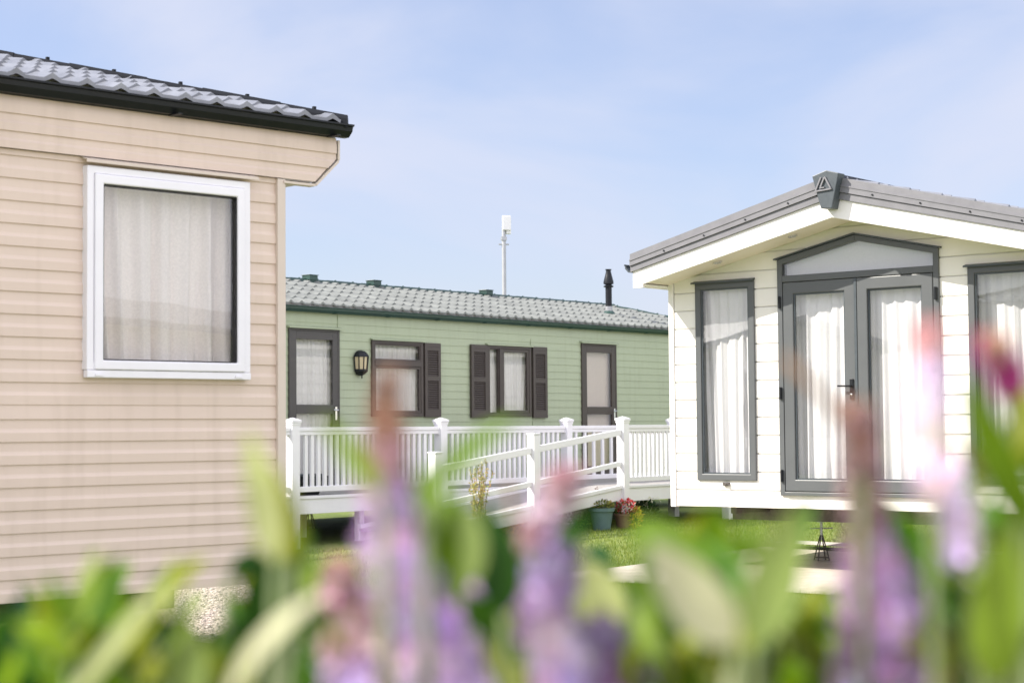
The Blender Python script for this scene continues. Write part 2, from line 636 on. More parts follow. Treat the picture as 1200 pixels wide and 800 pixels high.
def grassmat():
    m, nt, b = newmat('lawn turf')
    N, L = nt.nodes, nt.links
    tc = N.new('ShaderNodeTexCoord')
    n1 = N.new('ShaderNodeTexNoise')
    n1.inputs['Scale'].default_value = .7
    n1.inputs['Detail'].default_value = 8
    n2 = N.new('ShaderNodeTexNoise')
    n2.inputs['Scale'].default_value = 45
    n2.inputs['Detail'].default_value = 5
    for n in (n1, n2):
        L.new(tc.outputs['Object'], n.inputs['Vector'])
    cr = N.new('ShaderNodeValToRGB')
    e = cr.color_ramp.elements
    e[0].position, e[0].color = .3, (.10, .15, .025, 1)
    e[1].position, e[1].color = .7, (.20, .25, .055, 1)
    L.new(n1.outputs['Fac'], cr.inputs[0])
    mx = N.new('ShaderNodeMix')
    mx.data_type = 'RGBA'
    mx.blend_type = 'OVERLAY'
    mx.inputs[0].default_value = .7
    L.new(cr.outputs[0], mx.inputs[6])
    L.new(n2.outputs['Fac'], mx.inputs[7])
    L.new(mx.outputs[2], b.inputs['Base Color'])
    b.inputs['Roughness'].default_value = .9
    bp = N.new('ShaderNodeBump')
    bp.inputs['Strength'].default_value = .8
    bp.inputs['Distance'].default_value = .04
    L.new(n2.outputs['Fac'], bp.inputs['Height'])
    L.new(bp.outputs[0], b.inputs['Normal'])
    return m


def gravelmat():
    m, nt, b = newmat('beige gravel')
    N, L = nt.nodes, nt.links
    tc = N.new('ShaderNodeTexCoord')
    v = N.new('ShaderNodeTexVoronoi')
    v.inputs['Scale'].default_value = 45
    L.new(tc.outputs['Object'], v.inputs['Vector'])
    cr = N.new('ShaderNodeValToRGB')
    e = cr.color_ramp.elements
    e[0].color = (.22, .17, .13, 1)
    e[1].color = (.62, .54, .47, 1)
    bw = N.new('ShaderNodeRGBToBW')
    L.new(v.outputs['Color'], bw.inputs[0])
    L.new(bw.outputs[0], cr.inputs[0])
    L.new(cr.outputs[0], b.inputs['Base Color'])
    b.inputs['Roughness'].default_value = .9
    bp = N.new('ShaderNodeBump')
    bp.inputs['Strength'].default_value = 1
    bp.inputs['Distance'].default_value = .02
    bp.invert = True
    L.new(v.outputs['Distance'], bp.inputs['Height'])
    L.new(bp.outputs[0], b.inputs['Normal'])
    return m


M['grass'] = grassmat()
M['gravel'] = gravelmat()
M['kerb'] = mat('pale concrete kerb', (.62, .58, .52), .8, .08, 6, .2, 90)
M['paving'] = mat('pale paving slab', (.50, .45, .38), .8, .15, 6, .3, 90)
mb = MB()
ys = [-200, -40, -10, 0, 8, 12, 14, 16, 17, 18, 19, 20, 21, 22, 24, 30, 60, 200, 800]
xs = [-600, -100, -30, -10, -5, -2, 0, 2, 5, 10, 30, 100, 600]
mb.add([(x, y, gz(x, y)) for y in ys for x in xs],
       [(j * len(xs) + i, j * len(xs) + i + 1, (j + 1) * len(xs) + i + 1, (j + 1) * len(xs) + i) for j in range(len(ys) - 1) for i in range(len(xs) - 1)])
tag(mb.build('ground', M['grass'], None, True), None, None, None, 'structure')

# =================================================================== CREAM HOME (left)
LA = 43.51
LP = Vector((-1.162, 8.962, 0))
LW = 3.75
cream = empty('holiday_home', LP, LA, 'cream siding holiday home with white framed window and black gutter', 'holiday home', 'holiday homes')
win_h = [(-1.115, -.225, 1.61, 2.57)]
mb = MB()
pr = profile(.6, 2.63, .1015, 'vinyl', 1.413 - .1015 * 8)
pr = [q for q in pr if q[0] <= 1.413 + 1e-6] + [(1.478, .003)] + [(z, o) for z, o in profile(1.478, 2.7, .1015, 'vinyl', 1.478)]
siding(mb, pr, -10.5, -.036, .6, 2.62, win_h)
mb.build('front_wall', M['cream'], cream)
mb = MB()
pr2 = profile(.6, 2.63, .1015, 'vinyl', .6)
siding(mb, pr2, .0, LW, .6, 2.62, (), lambda a, o, z: (o, a, z))
siding(mb, pr2, .0, LW, .6, 2.62, (), lambda a, o, z: (-10.5 - o, a, z))
siding(mb, pr2, -10.5, 0, .6, 2.9, (), lambda a, o, z: (a, LW + o, z))
mb.build('side_wall', M['cream'], cream)
mb = MB()
shell(mb, -10.48, -.02, .05, LW - .02, .62, 2.6)
mb.build('lining', M['dark_int'], cream)
mb = MB()                                       # corner post with scalloped inner edge
mb.box(-.036, .014, -.024, .03, .595, 2.62)
mb.build('corner_trim', M['cream_trim'], cream, bevel=.004)


def fend(z):
    return .195 + max(0, min(z - 2.622, .13)) * 1.08


mb = MB()                                       # deep eave panel along the front, chamfered at its end
prf = [(2.622, .028), (2.655, .0275), (2.668, .022), (2.699, .021), (2.7, .029), (2.735, .0285), (2.748, .023), (2.779, .022), (2.78, .030), (2.82, .0295), (2.86, .024)]
zc = sorted(set([z for z, o in prf] + [2.752]))
for p, q in zip(prf, prf[1:]):
    segs = [(p, q)]
    if p[0] < 2.752 < q[0]:
        mid = (2.752, p[1] + (q[1] - p[1]) * (2.752 - p[0]) / (q[0] - p[0]))
        segs = [(p, mid), (mid, q)]
    for (z0, o0), (z1, o1) in segs:
        mb.add([(-10.5, -o0, z0), (fend(z0), -o0, z0), (fend(z1), -o1, z1), (-10.5, -o1, z1)], [(0, 1, 2, 3)])
mb.add([(-10.5, 0.005, 2.622), (-.0, 0.005, 2.622), (-.0, -.02, 2.622), (-10.5, -.02, 2.622)], [(0, 1, 2, 3)])
mb.build('eave_panel', M['cream'], cream)
mb = MB()                                       # boxed soffit of the end overhang
ring = [(.0, 2.618), (.19, 2.618), (.333, 2.75), (.333, 2.86), (.0, 2.86)]
mb.prism(ring, lambda q: (q[0], -.015, q[1]), lambda q: (q[0], LW + .015, q[1]))
mb.build('soffit', M['cream_soffit'], cream)
mb = MB()
edge = [(.0, 2.610), (.197, 2.610), (.343, 2.746), (.343, 2.85)]
for (x0, z0), (x1, z1) in zip(edge, edge[1:]):
    d = Vector((x1 - x0, 0, z1 - z0)).normalized()
    nn = Vector((d.z, 0, -d.x)) * .012
    mb.add([(x0 + e.x, y, z0 + e.z) for e in (nn * 0, nn) for y in (-.031, 0.02)] + [(x1 + e.x, y, z1 + e.z) for e in (nn * 0, nn) for y in (-.031, 0.02)],
           [(0, 1, 3, 2), (4, 5, 7, 6), (0, 1, 5, 4), (2, 3, 7, 6), (0, 2, 6, 4), (1, 3, 7, 5)])
mb.build('edge_trim', M['cream_trim'], cream)
mb = MB()
mb.box(-10.5, .345, -.045, -.005, 2.925, 2.958)
mb.box(.305, .345, -.005, LW, 2.862, 2.958)
mb.build('eave_board', M['cream_soffit'], cream)
gutter(cream, -10.52, .385, .03, 2.925, M['black_pvc'])
hip_roof(cream, -10.6, .36, LW, 2.938, .282, .09, M['slate'], M['slate_dark'], step=.155, amp=.024, lip=.016)

# window of the cream home
mb = MB()
a0, a1, z0, z1 = -1.124, -.217, 1.602, 2.58
mb.box(a0, a1, -.05, -.012, z0, z0 + .035)                 # sill member
frame_rect(mb, a0, a1, z0 + .036, z1, .036, -.06, .045)
cw = mb.build('window', M['white_pvc'], cream, bevel=.004)
mb = MB()
frame_rect(mb, a0 + .037, a1 - .037, z0 + .037, z1 - .037, .044, -.01, .056)
mb.build('sash', M['white_pvc'], cw, bevel=.006)
mb = MB()
frame_rect(mb, a0 + .081, a1 - .081, z0 + .081, z1 - .081, .006, .0, .046)
mb.build('seal', M['seal'], cw)
pane(cw, a0 + .083, a1 - .083, z0 + .083, z1 - .083, .03)
mb = MB()
for a in (a0 + .06, a1 - .075):
    mb = MB()
    mb.box(a - .02, a + .02, -.056, -.05, z0 + .008, z0 + .02)
    mb.build('drain_cap', M['white_pvc'], cw)
mb = MB()
mb.prism([(-.0, 2.622), (.05, 2.606), (.05, 2.592), (.045, 2.592), (.045, 2.602), (0, 2.616)], lambda q: (a0 - .012, -q[0] - .012, q[1]), lambda q: (a1 + .04, -q[0] - .012, q[1]))
mb.build('drip_cap', M['cream_trim'], cw)
curtain(cream, 'net_curtain', 'greyed lace curtain behind the white framed window of the cream home', a0 + .06, a1 - .05, z0 + .02, z1 - .03, .07, M['lace'], 6, .036, 3, 1.0, .35, 'curtains behind windows')
chassis(cream, -10.4, -.1, 0, LW, .6)

# =================================================================== GREEN HOME (middle)
GA = 50.79
GP = Vector((-3.42, 20.388, 0))
GW_ = 3.1
green = empty('holiday_home', GP, GA, 'sage green holiday home with brown shutters and tiled roof behind the white deck', 'holiday home', 'holiday homes')
g_holes = [(1.18, 2.01, .66, 2.575), (2.60, 3.54, 1.53, 2.48), (4.85, 5.785, 1.53, 2.485), (6.985, 7.815, .66, 2.575)]
mb = MB()
siding(mb, profile(.55, 2.9, .1005, 'lap', .55), -1.2, 11.25, .55, 2.88, g_holes)
mb.build('front_wall', M['green'], green)
mb = MB()
p3 = profile(.55, 2.9, .1005, 'lap', .55)
siding(mb, p3, 0, GW_, .55, 2.86, (), lambda a, o, z: (11.25 + o, a, z))
siding(mb, p3, 0, GW_, .55, 2.86, (), lambda a, o, z: (-1.2 - o, a, z))
siding(mb, p3, -1.2, 11.25, .55, 2.86, (), lambda a, o, z: (a, GW_ + o, z))
mb.build('side_wall', M['green'], green)
mb = MB()
shell(mb, -1.18, 11.23, .05, GW_ - .02, .57, 2.84)
mb.build('lining', M['dark_int'], green)
mb = MB()
for a in (11.22, -1.25):
    mb = MB()
    mb.box(a, a + .06, -.02, .03, .55, 2.84)
    mb.build('corner_trim', M['green'], green, bevel=.004)
mb = MB()                                       # vertical panel joints
for a, zz0, zz1 in ((2.005, 2.62, 2.80), (5.84, .56, 1.51), (5.81, 2.50, 2.6)):
    mb = MB()
    mb.box(a - .003, a + .003, -.0155, -.0, zz0, zz1)
    mb.build('panel_joint', M['green'], green)
gutter(green, -1.3, 11.38, .03, 2.85, M['green_dark'], h=.07)
mb = MB()
mb.box(-1.3, 11.38, -.045, -.004, 2.852, 2.882)
mb.build('eave_board', M['cream_soffit'], green)
groof = hip_roof(green, -1.3, 11.4, GW_, 2.875, .28, .08, M['green_tile'], M['green_dark'], step=.30, amp=.022, lip=.026)
for a in (3.05, 4.28, 6.7):
    mb = MB()
    zr = 2.875 + .28 * (GW_ / 2 + .08)
    mb.box(a - .075, a + .075, 1.47, 1.62, zr + .02, zr + .085)
    mb.box(a - .06, a + .06, 1.48, 1.60, zr - .05, zr + .02)
    mb.box(a - .085, a + .085, 1.46, 1.63, zr + .086, zr + .094)
    mb.build('ridge_vent', M['green_dark'], groof, bevel=.005)
# flue
mb = MB()
fz = 2.875 + .28 * .88
mb.lathe([(.0, -.06), (.10, -.06), (.10, .01), (.065, .05)], (8.78, .80, fz), 20)
fl = mb.build('flue', M['green_dark'], groof, True, angle=40)
mb = MB()
mb.lathe([(.056, .03), (.056, .12)], (8.78, .80, fz), 20)
mb.build('collar', M['steel'], fl, True)
mb = MB()
mb.lathe([(.05, .12), (.05, .42), (.075, .42), (.078, .44), (.05, .45), (.05, .46), (.078, .47), (.080, .50), (.055, .60), (.040, .66), (.040, .685), (.05, .69), (.05, .70), (.0, .705)], (8.78, .80, fz), 24)
mb.build('cowl', M['black_pvc'], fl, True, angle=35)


def green_window(a0, a1, z0, z1, split, m, label=None):
    mb = MB()
    frame_rect(mb, a0, a1, z0, z1, .045, -.05, .035)
    w = mb.build('window', m, green, bevel=.004)
    mb = MB()
    if split == 'h':
        zt = z1 - (z1 - z0) * .30
        mb.box(a0 + .046, a1 - .046, -.042, .03, zt - .035, zt + .035)
        frame_rect(mb, a0 + .046, a1 - .046, z0 + .046, zt - .036, .030, -.02, .028)
        frame_rect(mb, a0 + .046, a1 - .046, zt + .036, z1 - .046, .018, -.02, .028)
        mb.build('sash', m, w, bevel=.003)
        pane(w, a0 + .07, a1 - .07, z0 + .07, zt - .06, .01)
        pane(w, a0 + .06, a1 - .06, zt + .05, z1 - .06, .01)
    else:
        am = a0 + (a1 - a0) * .30
        mb.box(am - .035, am + .035, -.042, .03, z0 + .046, z1 - .046)
        frame_rect(mb, am + .036, a1 - .046, z0 + .046, z1 - .046, .040, -.02, .028)
        frame_rect(mb, a0 + .046, am - .036, z0 + .046, z1 - .046, .012, -.02, .028)
        mb.build('sash', m, w, bevel=.003)
        pane(w, a0 + .05, am - .04, z0 + .05, z1 - .05, .01)
        pane(w, am + .07, a1 - .08, z0 + .08, z1 - .08, .01)
    mb = MB()
    mb.prism([(.0, z1 + .022), (.05, z1 + .008), (.05, z1 - .004), (.0, z1 + .004)], lambda q: (a0 - .02, -q[0] - .012, q[1]), lambda q: (a1 + .02, -q[0] - .012, q[1]))
    mb.build('drip_cap', M['green'], w)
    return w


green_window(2.593, 3.548, 1.521, 2.487, 'h', M['brown'])
green_window(4.843, 5.792, 1.521, 2.492, 'v', M['brown'])


def shutter(a0, a1, z0, z1):
    mb = MB()
    st = .05
    zm = (z0 + z1) / 2 + .02
    frame_rect(mb, a0, a1, z0, z1, st, .012, .046, .10)
    mb.box(a0 + st, a1 - st, -.046, -.012, zm - .03, zm + .03)
    mb.box(a0 + st, a1 - st, -.046, -.012, z1 - .10, z1 - .052)
    mb.box(a0 + st, a1 - st, -.020, -.012, z0 + .1, z1 - .1)
    for lo, hi in ((z0 + .10, zm - .03), (zm + .03, z1 - .10)):
        n = int((hi - lo) / .028)
        for k in range(n):
            zc = lo + (k + .5) * (hi - lo) / n
            mb.prism([(.022, zc + .012), (.042, zc - .010), (.042, zc - .004), (.026, zc + .015)], lambda q: (a0 + st, -q[0], q[1]), lambda q: (a1 - st, -q[0], q[1]))
    return mb.build('shutter', M['brown'], green)


shutter(3.568, 3.878, 1.515, 2.478)
shutter(4.497, 4.832, 1.505, 2.487)
shutter(5.822, 6.140, 1.505, 2.495)


def green_door(a0, a1, m):
    z0, z1 = .645, 2.585
    mb = MB()
    frame_rect(mb, a0, a1, z0, z1, .03, -.05, .03)
    d = mb.build('door', m, green, bevel=.003)
    mb = MB()
    x0, x1 = a0 + .031, a1 - .031
    mb.box(x0, x0 + .09, -.026, .01, z0 + .03, z1 - .031)
    mb.box(x1 - .09, x1, -.026, .01, z0 + .03, z1 - .031)
    mb.box(x0 + .09, x1 - .09, -.026, .01, z1 - .13, z1 - .031)
    mb.box(x0 + .09, x1 - .09, -.026, .01, 1.555, 1.665)
    mb.box(x0 + .09, x1 - .09, -.026, .01, z0 + .03, z0 + .16)
    mb.build('door_leaf', m, d, bevel=.003)
    pane(d, x0 + .085, x1 - .085, 1.66, z1 - .125, .012)
    pane(d, x0 + .085, x1 - .085, z0 + .15, 1.56, .012)
    h = MB()
    h.box(x1 - .06, x1 - .03, -.04, -.026, 1.48, 1.64)
    h.tube([(x1 - .045, -.04, 1.60), (x1 - .045, -.075, 1.60), (x1 - .13, -.078, 1.602)], .009, 8)
    h.build('handle', M['chrome'], d)
    mb = MB()
    mb.prism([(.0, z1 + .03), (.055, z1 + .012), (.055, z1 - .002), (.0, z1 + .006)], lambda q: (a0 - .03, -q[0] - .012, q[1]), lambda q: (a1 + .035, -q[0] - .012, q[1]))
    mb.build('drip_cap', M['green'], d)
    return d


green_door(1.167, 2.02, M['brown_door'])
green_door(6.973, 7.825, M['brown'])
cg = 'curtains behind windows'
curtain(green, 'net_curtain', 'pale net curtain behind the glazed door left of the wall lantern', 1.26, 1.93, .8, 2.48, .06, M['net'], 8, .016, 21, .4, 0, cg)
curtain(green, 'net_curtain', 'ivory net curtain in the two-light window beside the wall lantern', 2.63, 3.51, 1.54, 2.46, .06, M['net'], 11, .016, 22, .4, 0, cg)
curtain(green, 'net_curtain', 'white net curtain in the window with shutters on both its sides', 4.88, 5.76, 1.54, 2.47, .06, M['net'], 10, .02, 23, 1.0, .2, cg)
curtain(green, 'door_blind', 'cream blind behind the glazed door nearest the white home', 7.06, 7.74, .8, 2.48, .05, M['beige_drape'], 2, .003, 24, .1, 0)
# wall lantern
mb = MB()
LXc = 2.376
mb.box(LXc - .06, LXc + .06, -.03, -.008, 2.04, 2.30)
lan = mb.build('wall_lantern', M['black_pvc'], green, bevel=.004)
mb = MB()
hexr = lambda r, z: [(LXc + r * math.cos(R(180 + 36 * k)), -.03 + 1.0 * r * math.sin(R(180 + 36 * k)), z) for k in range(6)]


def hexstack(mb, st):
    n = 6
    vs = [q for r, z in st for q in hexr(r, z)]
    fs = [(i * n + k, i * n + k + 1, (i + 1) * n + k + 1, (i + 1) * n + k) for i in range(len(st) - 1) for k in range(n - 1)]
    fs += [tuple(range(n)), tuple((len(st) - 1) * n + k for k in range(n))]
    fs += [(i * n, (i + 1) * n, (i + 1) * n + n - 1, i * n + n - 1) for i in range(len(st) - 1)]
    mb.add(vs, fs)


hexstack(mb, [(.115, 2.265), (.11, 2.28), (.085, 2.315), (.06, 2.335), (.02, 2.345)])
mb.build('lantern_top', M['black_pvc'], lan)
mb = MB()
hexstack(mb, [(.088, 2.11), (.102, 2.262)])
mb.build('lantern_glass', M['amber'], lan)
mb = MB()
for k in range(6):
    b, t = hexr(.090, 2.105)[k], hexr(.104, 2.266)[k]
    mb.tube([b, t], .008, 6)
hexstack(mb, [(.03, 2.03), (.06, 2.05), (.085, 2.07), (.10, 2.085), (.10, 2.11)])
mb.tube([(LXc, -.06, 2.04), (LXc, -.06, 1.995)], .008, 6)
mb.build('lantern_cage', M['black_pvc'], lan)
chassis(green, -1.1, 11.1, 0, GW_, .55)

# aerial pole behind the green home
e = empty('aerial_pole', (.60, 30.6, gz(0, 30)), 12, 'thin grey pole carrying a white flat aerial, rising behind the green roof', 'aerial')
zt = at(592, 266, 30.6).z
mb = MB()
mb.tube([(0, 0, 0), (0, 0, zt - .1)], .036, 10)
mb.build('pole', M['pole'], e, True, angle=40)
mb = MB()
mb.box(-.035, .115, -.07, -.037, zt - .16, zt + .09)
mb.box(.037, .125, -.03, .05, zt - .22, zt + .08)
mb.build('aerial_panel', M['antenna'], e, bevel=.01)
mb = MB()
mb.tube([(-.09, 0, zt - .4), (.09, 0, zt - .4)], .012, 6)
mb.box(-.045, .045, -.05, .05, zt - .33, zt - .27)
mb.build('bracket', M['steel'], e)
p = at(591, 350, 30.6)
e.location.x = p.x

# =================================================================== WHITE HOME (right)
RA = -39.36
RP = Vector((1.538, 17.309, 0))
RW, RLEN, AX = 4.08, 12.6, 2.04
white = empty('holiday_home', RP, RA, 'white gabled holiday home with grey framed double doors facing the flowers', 'holiday home', 'holiday homes')
SL = .23
zB = lambda a: 3.19 - SL * abs(a - AX)            # underside of the barge board
r_holes = [(.325, .955, .865, 2.715), (1.24, 2.835, .73, lambda a: 2.885 + (3.055 - 2.885) * (1 - abs(a - 2.04) / .80)), (3.125, 3.755, .865, 2.70)]
pw = profile(.6, 3.4, .171, 'plank', .765 - .171)
mb = MB()
siding(mb, pw, .062, RW - .062, .6, lambda a: zB(a) + .03, r_holes, sub=40)
mb.build('front_wall', M['white'], white)
mb = MB()
siding(mb, pw, 0.03, RLEN, .6, 2.76, (), lambda a, o, z: (-o, a, z))
siding(mb, pw, 0.03, RLEN, .6, 2.76, (), lambda a, o, z: (RW + o, a, z))
siding(mb, pw, 0, RW, .6, lambda a: zB(a), (), lambda a, o, z: (a, RLEN + o, z), sub=30)
mb.build('side_wall', M['white'], white)
mb = MB()
shell(mb, .03, RW - .03, .06, RLEN - .03, .62, 2.74)
mb.add([(0.03, .06, 2.74), (RW - .03, .06, 2.74), (AX, .06, 3.2), (0.03, RLEN - .03, 2.74), (RW - .03, RLEN - .03, 2.74), (AX, RLEN - .03, 3.2)], [(0, 2, 5, 3), (1, 2, 5, 4)])
lin = mb.build('lining', mat('pale interior lining', (.55, .53, .50), .8, .05), white)
mb = MB()
for a in (-.004, RW - .056):
    mb = MB()
    mb.box(a, a + .06, -.022, .05, .592, 2.745)
    mb.build('corner_trim', M['white_trim'], white, bevel=.004)
OH = .45
# soffit under the gable overhang + roof body
mb = MB()
for s in (-1, 1):
    e0, e1 = AX, AX + s * (AX + .09)
    zt0, zt1 = zB(AX), zB(AX) - SL * (AX + .09)
    mb.add([(e0, -OH + .03, zt0 + .012), (e1, -OH + .03, zt1 + .012), (e1, .03, zt1 + .012), (e0, .03, zt0 + .012)], [(0, 1, 2, 3)])
    mb.add([(e0, -OH + .03, zt0 + .06), (e1, -OH + .03, zt1 + .06), (e1, .03, zt1 + .06), (e0, .03, zt0 + .06)], [(0, 1, 2, 3)])
mb.build('soffit', M['soffit'], white)
# side eave soffits and fascias
mb = MB()
for s in (-1, 1):
    x0 = AX + s * AX
    x1 = AX + s * (AX + .10)
    mb.box(min(x0, x1), max(x0, x1), -OH + .035, RLEN + .2, 2.712, 2.722)
    mb.box(min(x1, x1 + s * .015), max(x1, x1 + s * .015), -OH + .002, RLEN + .2, 2.70, 2.86)
mb.build('side_fascia', M['white_trim'], white)
mb = MB()                                        # white barge boards
for s in (-1, 1):
    xe = AX + s * (AX + .0)
    ze = zB(0)
    pts = [(AX, zB(AX)), (xe, ze), (xe, ze + .150), (AX, zB(AX) + .172)]
    mb.prism(pts, lambda q: (q[0], -OH, q[1]), lambda q: (q[0], -OH + .028, q[1]))
    x2 = AX + s * (AX + .115)
    mb.box(min(xe, x2), max(xe, x2), -OH - .001, -OH + .03, ze - .035, ze + .145)
mb.build('barge_board', M['white_trim'], white, bevel=.003)
mb = MB()                                        # stepped grey verge trim above the barge boards


def vz(a, t, s):                                 # height t of the verge trim at a
    k = abs(a - AX) / (AX + .13)
    return 3.3625 - abs(a - AX) * (3.3625 - 2.8715) / AX + t * (1 - .12 * k)


for s in (-1, 1):
    xe = AX + s * (AX + .13)
    for t0, t1, o in ((0, .062, .020), (.066, .118, .034), (.118, .133, .040), (.133, .195, .028)):
        pts = [(AX, vz(AX, t0, s)), (xe, vz(xe, t0, s)), (xe, vz(xe, t1, s)), (AX, vz(AX, t1, s))]
        mb.prism(pts, lambda q: (q[0], -OH - o, q[1]), lambda q: (q[0], -OH + .06, q[1]))
vt = mb.build('verge_trim', M['verge'], white)
for s in (-1, 1):
    for k in range(5):
        mb = MB()
        a = AX + s * (.42 + .45 * k)
        z = vz(a, .09, s)
        mb.tube([(a, -OH - .034, z), (a, -OH - .042, z)], .008, 8)
        mb.build('screw_head', M['black_pvc'], vt)
# tiled roof slopes
mb = MB()
run = AX + .13
for s in (-1, 1):
    tile_sheet(mb, 0, .177, run, .238, .30, .024, .02,
               (lambda q, r, h, s=s: (AX + s * (run - r), q, vz(AX + s * (run - r), .165, s) + h + .012)), lambda r: (-OH + .05, RLEN + .25))
wroof = mb.build('roof', M['slate'], white, True, angle=35)
mb = MB()
mb.prism([(-.10, 3.53), (-.02, 3.585), (.02, 3.585), (.10, 3.53)], lambda q: (AX + q[0], -OH + .0, q[1]), lambda q: (AX + q[0], RLEN + .25, q[1]))
mb.build('ridge_cap', M['slate_dark'], wroof)
mb = MB()
sec = [(0, 0), (.0, -.06), (.05, -.065), (.085, -.03), (.09, .012), (.078, .012), (.07, -.02), (.045, -.05), (.012, -.048), (.012, 0)]
for s in (-1, 1):
    xb = AX + s * (AX + .118)
    mb.prism(sec, lambda q: (xb + s * q[0], -OH - .005, 2.905 + q[1]), lambda q: (xb + s * q[0], RLEN + .2, 2.905 + q[1]))
mb.build('gutter', M['grey_dark'], white)
# keystone plaque
mb = MB()
pl = [(1.915, 3.555), (2.055, 3.595), (2.178, 3.560), (2.106, 3.256), (1.998, 3.262)]
mb.prism(pl, lambda q: (q[0], -OH - .115, q[1]), lambda q: (q[0], -OH + .002, q[1]))
plq = mb.build('gable_plaque', M['grey_dark'], white, bevel=.006)
mb = MB()


def bar(p, q, w):
    p, q = Vector(p), Vector(q)
    d = (q - p).normalized()
    n = Vector((-d.y, d.x)) * w / 2
    ring = [p - n, q - n, q + n, p + n]
    mb.prism([(v.x, v.y) for v in ring], lambda t: (t[0], -OH - .130, t[1]), lambda t: (t[0], -OH - .114, t[1]))


ex = lambda x, y: (1.915 + (x - 5) / 400 * .243 + .006, 3.600 - (y - 20) / 700 * .345)   # emblem laid out on the plaque face
bar(ex(150, 150), ex(62, 375), .013)
bar(ex(45, 395), ex(320, 372), .013)
bar(ex(212, 150), ex(312, 375), .013)
bar(ex(205, 160), ex(140, 325), .013)
bar(ex(125, 343), ex(205, 336), .011)
mb.build('emblem', M['verge'], plq)
# soffit downlights
for a in (.72, 1.53):
    mb = MB()
    zz = zB(a)
    tilt = Matrix.Rotation(-math.atan(SL), 4, 'Y')
    for r0, r1, h in ((.0, .028, .004), (.028, .045, .012)):
        n = 20
        vs = []
        for rr, hh in ((r0, h * .3), (r0, h), (r1, h), (r1, 0)):
            for k in range(n):
                vs.append(Vector((a, -.26, zz + .012)) + tilt @ Vector((rr * math.cos(6.2832 * k / n), rr * math.sin(6.2832 * k / n), -hh)))
        mb.add(vs, [(i * n + k, i * n + (k + 1) % n, (i + 1) * n + (k + 1) % n, (i + 1) * n + k) for i in range(3) for k in range(n)])
    mb.build('downlight', M['chrome'], white)


def white_window(a0, a1, z0, z1):
    mb = MB()
    frame_rect(mb, a0, a1, z0, z1, .062, -.06, .034)
    w = mb.build('window', M['grey'], white, bevel=.006)
    mb = MB()
    frame_rect(mb, a0 + .063, a1 - .063, z0 + .063, z1 - .063, .012, -.0, .022)
    mb.build('sash', M['grey_dark'], w)
    pane(w, a0 + .07, a1 - .07, z0 + .07, z1 - .07, .012)
    mb = MB()
    mb.prism([(.0, z1 + .022), (.06, z1 + .006), (.06, z1 - .008), (.0, z1 + .002)], lambda q: (a0 - .022, -q[0] - .012, q[1]), lambda q: (a1 + .006, -q[0] - .012, q[1]))
    mb.build('drip_cap', M['grey_dark'], w)
    return w


white_window(.312, .968, .848, 2.728)
white_window(3.112, 3.768, .848, 2.713)
# double doors with gable fanlight
mb = MB()
D0, D1, ZT, ZA, ZS = 1.226, 2.846, 2.895, 3.073, .718
w = .052
zo = lambda a: ZT + (ZA - ZT) * (1 - abs(a - 2.036) / .81)
mb.box(D0, D0 + w, -.036, .06, ZS, zo(D0 + w) - w * 1.02)
mb.box(D1 - w, D1, -.036, .06, ZS, zo(D1 - w) - w * 1.02)
for s in (-1, 1):
    xe = 2.036 + s * .81
    mb.prism([(2.036, ZA), (xe, ZT), (xe, ZT - w * 1.05), (2.036, ZA - w * 1.05)], lambda q: (q[0], -.037, q[1]), lambda q: (q[0], .06, q[1]))
mb.box(D0 + w, D1 - w, -.035, .05, 2.685, 2.745)
mb.box(D0 + w, D1 - w, -.045, .05, ZS, ZS + .035)
dd = mb.build('double_door', M['grey'], white, bevel=.004)
mb = MB()
mb.prism([(D0 + w, 2.74), (D1 - w, 2.74), (D1 - w, ZT - w + .012), (2.036, ZA - w + .0), (D0 + w, ZT - w + .012)], lambda q: (q[0], -.008, q[1]), lambda q: (q[0], -.002, q[1]))
mb.build('fanlight', M['glass'], dd)
mb = MB()
for s in (-1, 1):
    xe = 2.036 + s * .835
    mb.prism([(2.036, ZA + .016), (xe, ZT + .010), (xe, ZT - .002), (2.036, ZA + .002)], lambda q: (q[0], -.062, q[1]), lambda q: (q[0], -.0, q[1]))
mb.build('drip_cap', M['grey_dark'], dd)
for k, (x0, x1) in enumerate(((D0 + w + .004, 2.028), (2.044, D1 - w - .004))):
    mb = MB()
    frame_rect(mb, x0, x1, ZS + .04, 2.680, .108, -.02, .040 if k else .034)
    lf = mb.build('door_leaf', M['grey'], dd, bevel=.008)
    mb = MB()
    frame_rect(mb, x0 + .109, x1 - .109, ZS + .149, 2.571, .012, -.0, .020)
    mb.build('bead', M['grey_dark'], lf)
    pane(lf, x0 + .112, x1 - .112, ZS + .152, 2.568, .012)
    for z in (2.50, 1.66, .90):
        mb = MB()
        xh = x0 - .03 if k == 0 else x1 + .03
        mb.tube([(xh, -.048, z - .055), (xh, -.048, z + .055)], .014, 10)
        mb.build('hinge', M['black_pvc'], lf)
mb = MB()
mb.box(2.024, 2.048, -.046, -.02, ZS + .04, 2.68)
mb.build('meeting_strip', M['grey_dark'], dd)
handle_lever(dd, 1.985, 1.71, .036, M['black_pvc'], True, (.017, .12))
mb = MB()
for a in (1.86, 2.16):
    mb = MB()
    mb.box(a - .02, a + .02, -.048, -.036, ZS + .06, ZS + .075)
    mb.tube([(a + .012, -.046, ZS + .085), (a + .03, -.055, ZS + .055)], .006, 6)
    mb.build('drain_cap', M['grey_dark'], dd)
mb = MB()                                       # small outside tap socket below the left window
mb.box(.60, .665, -.035, -.01, .80, .83)
mb.tube([(.64, -.03, .815), (.64, -.05, .805)], .012, 8)
mb.build('wall_socket', M['rust'], white)
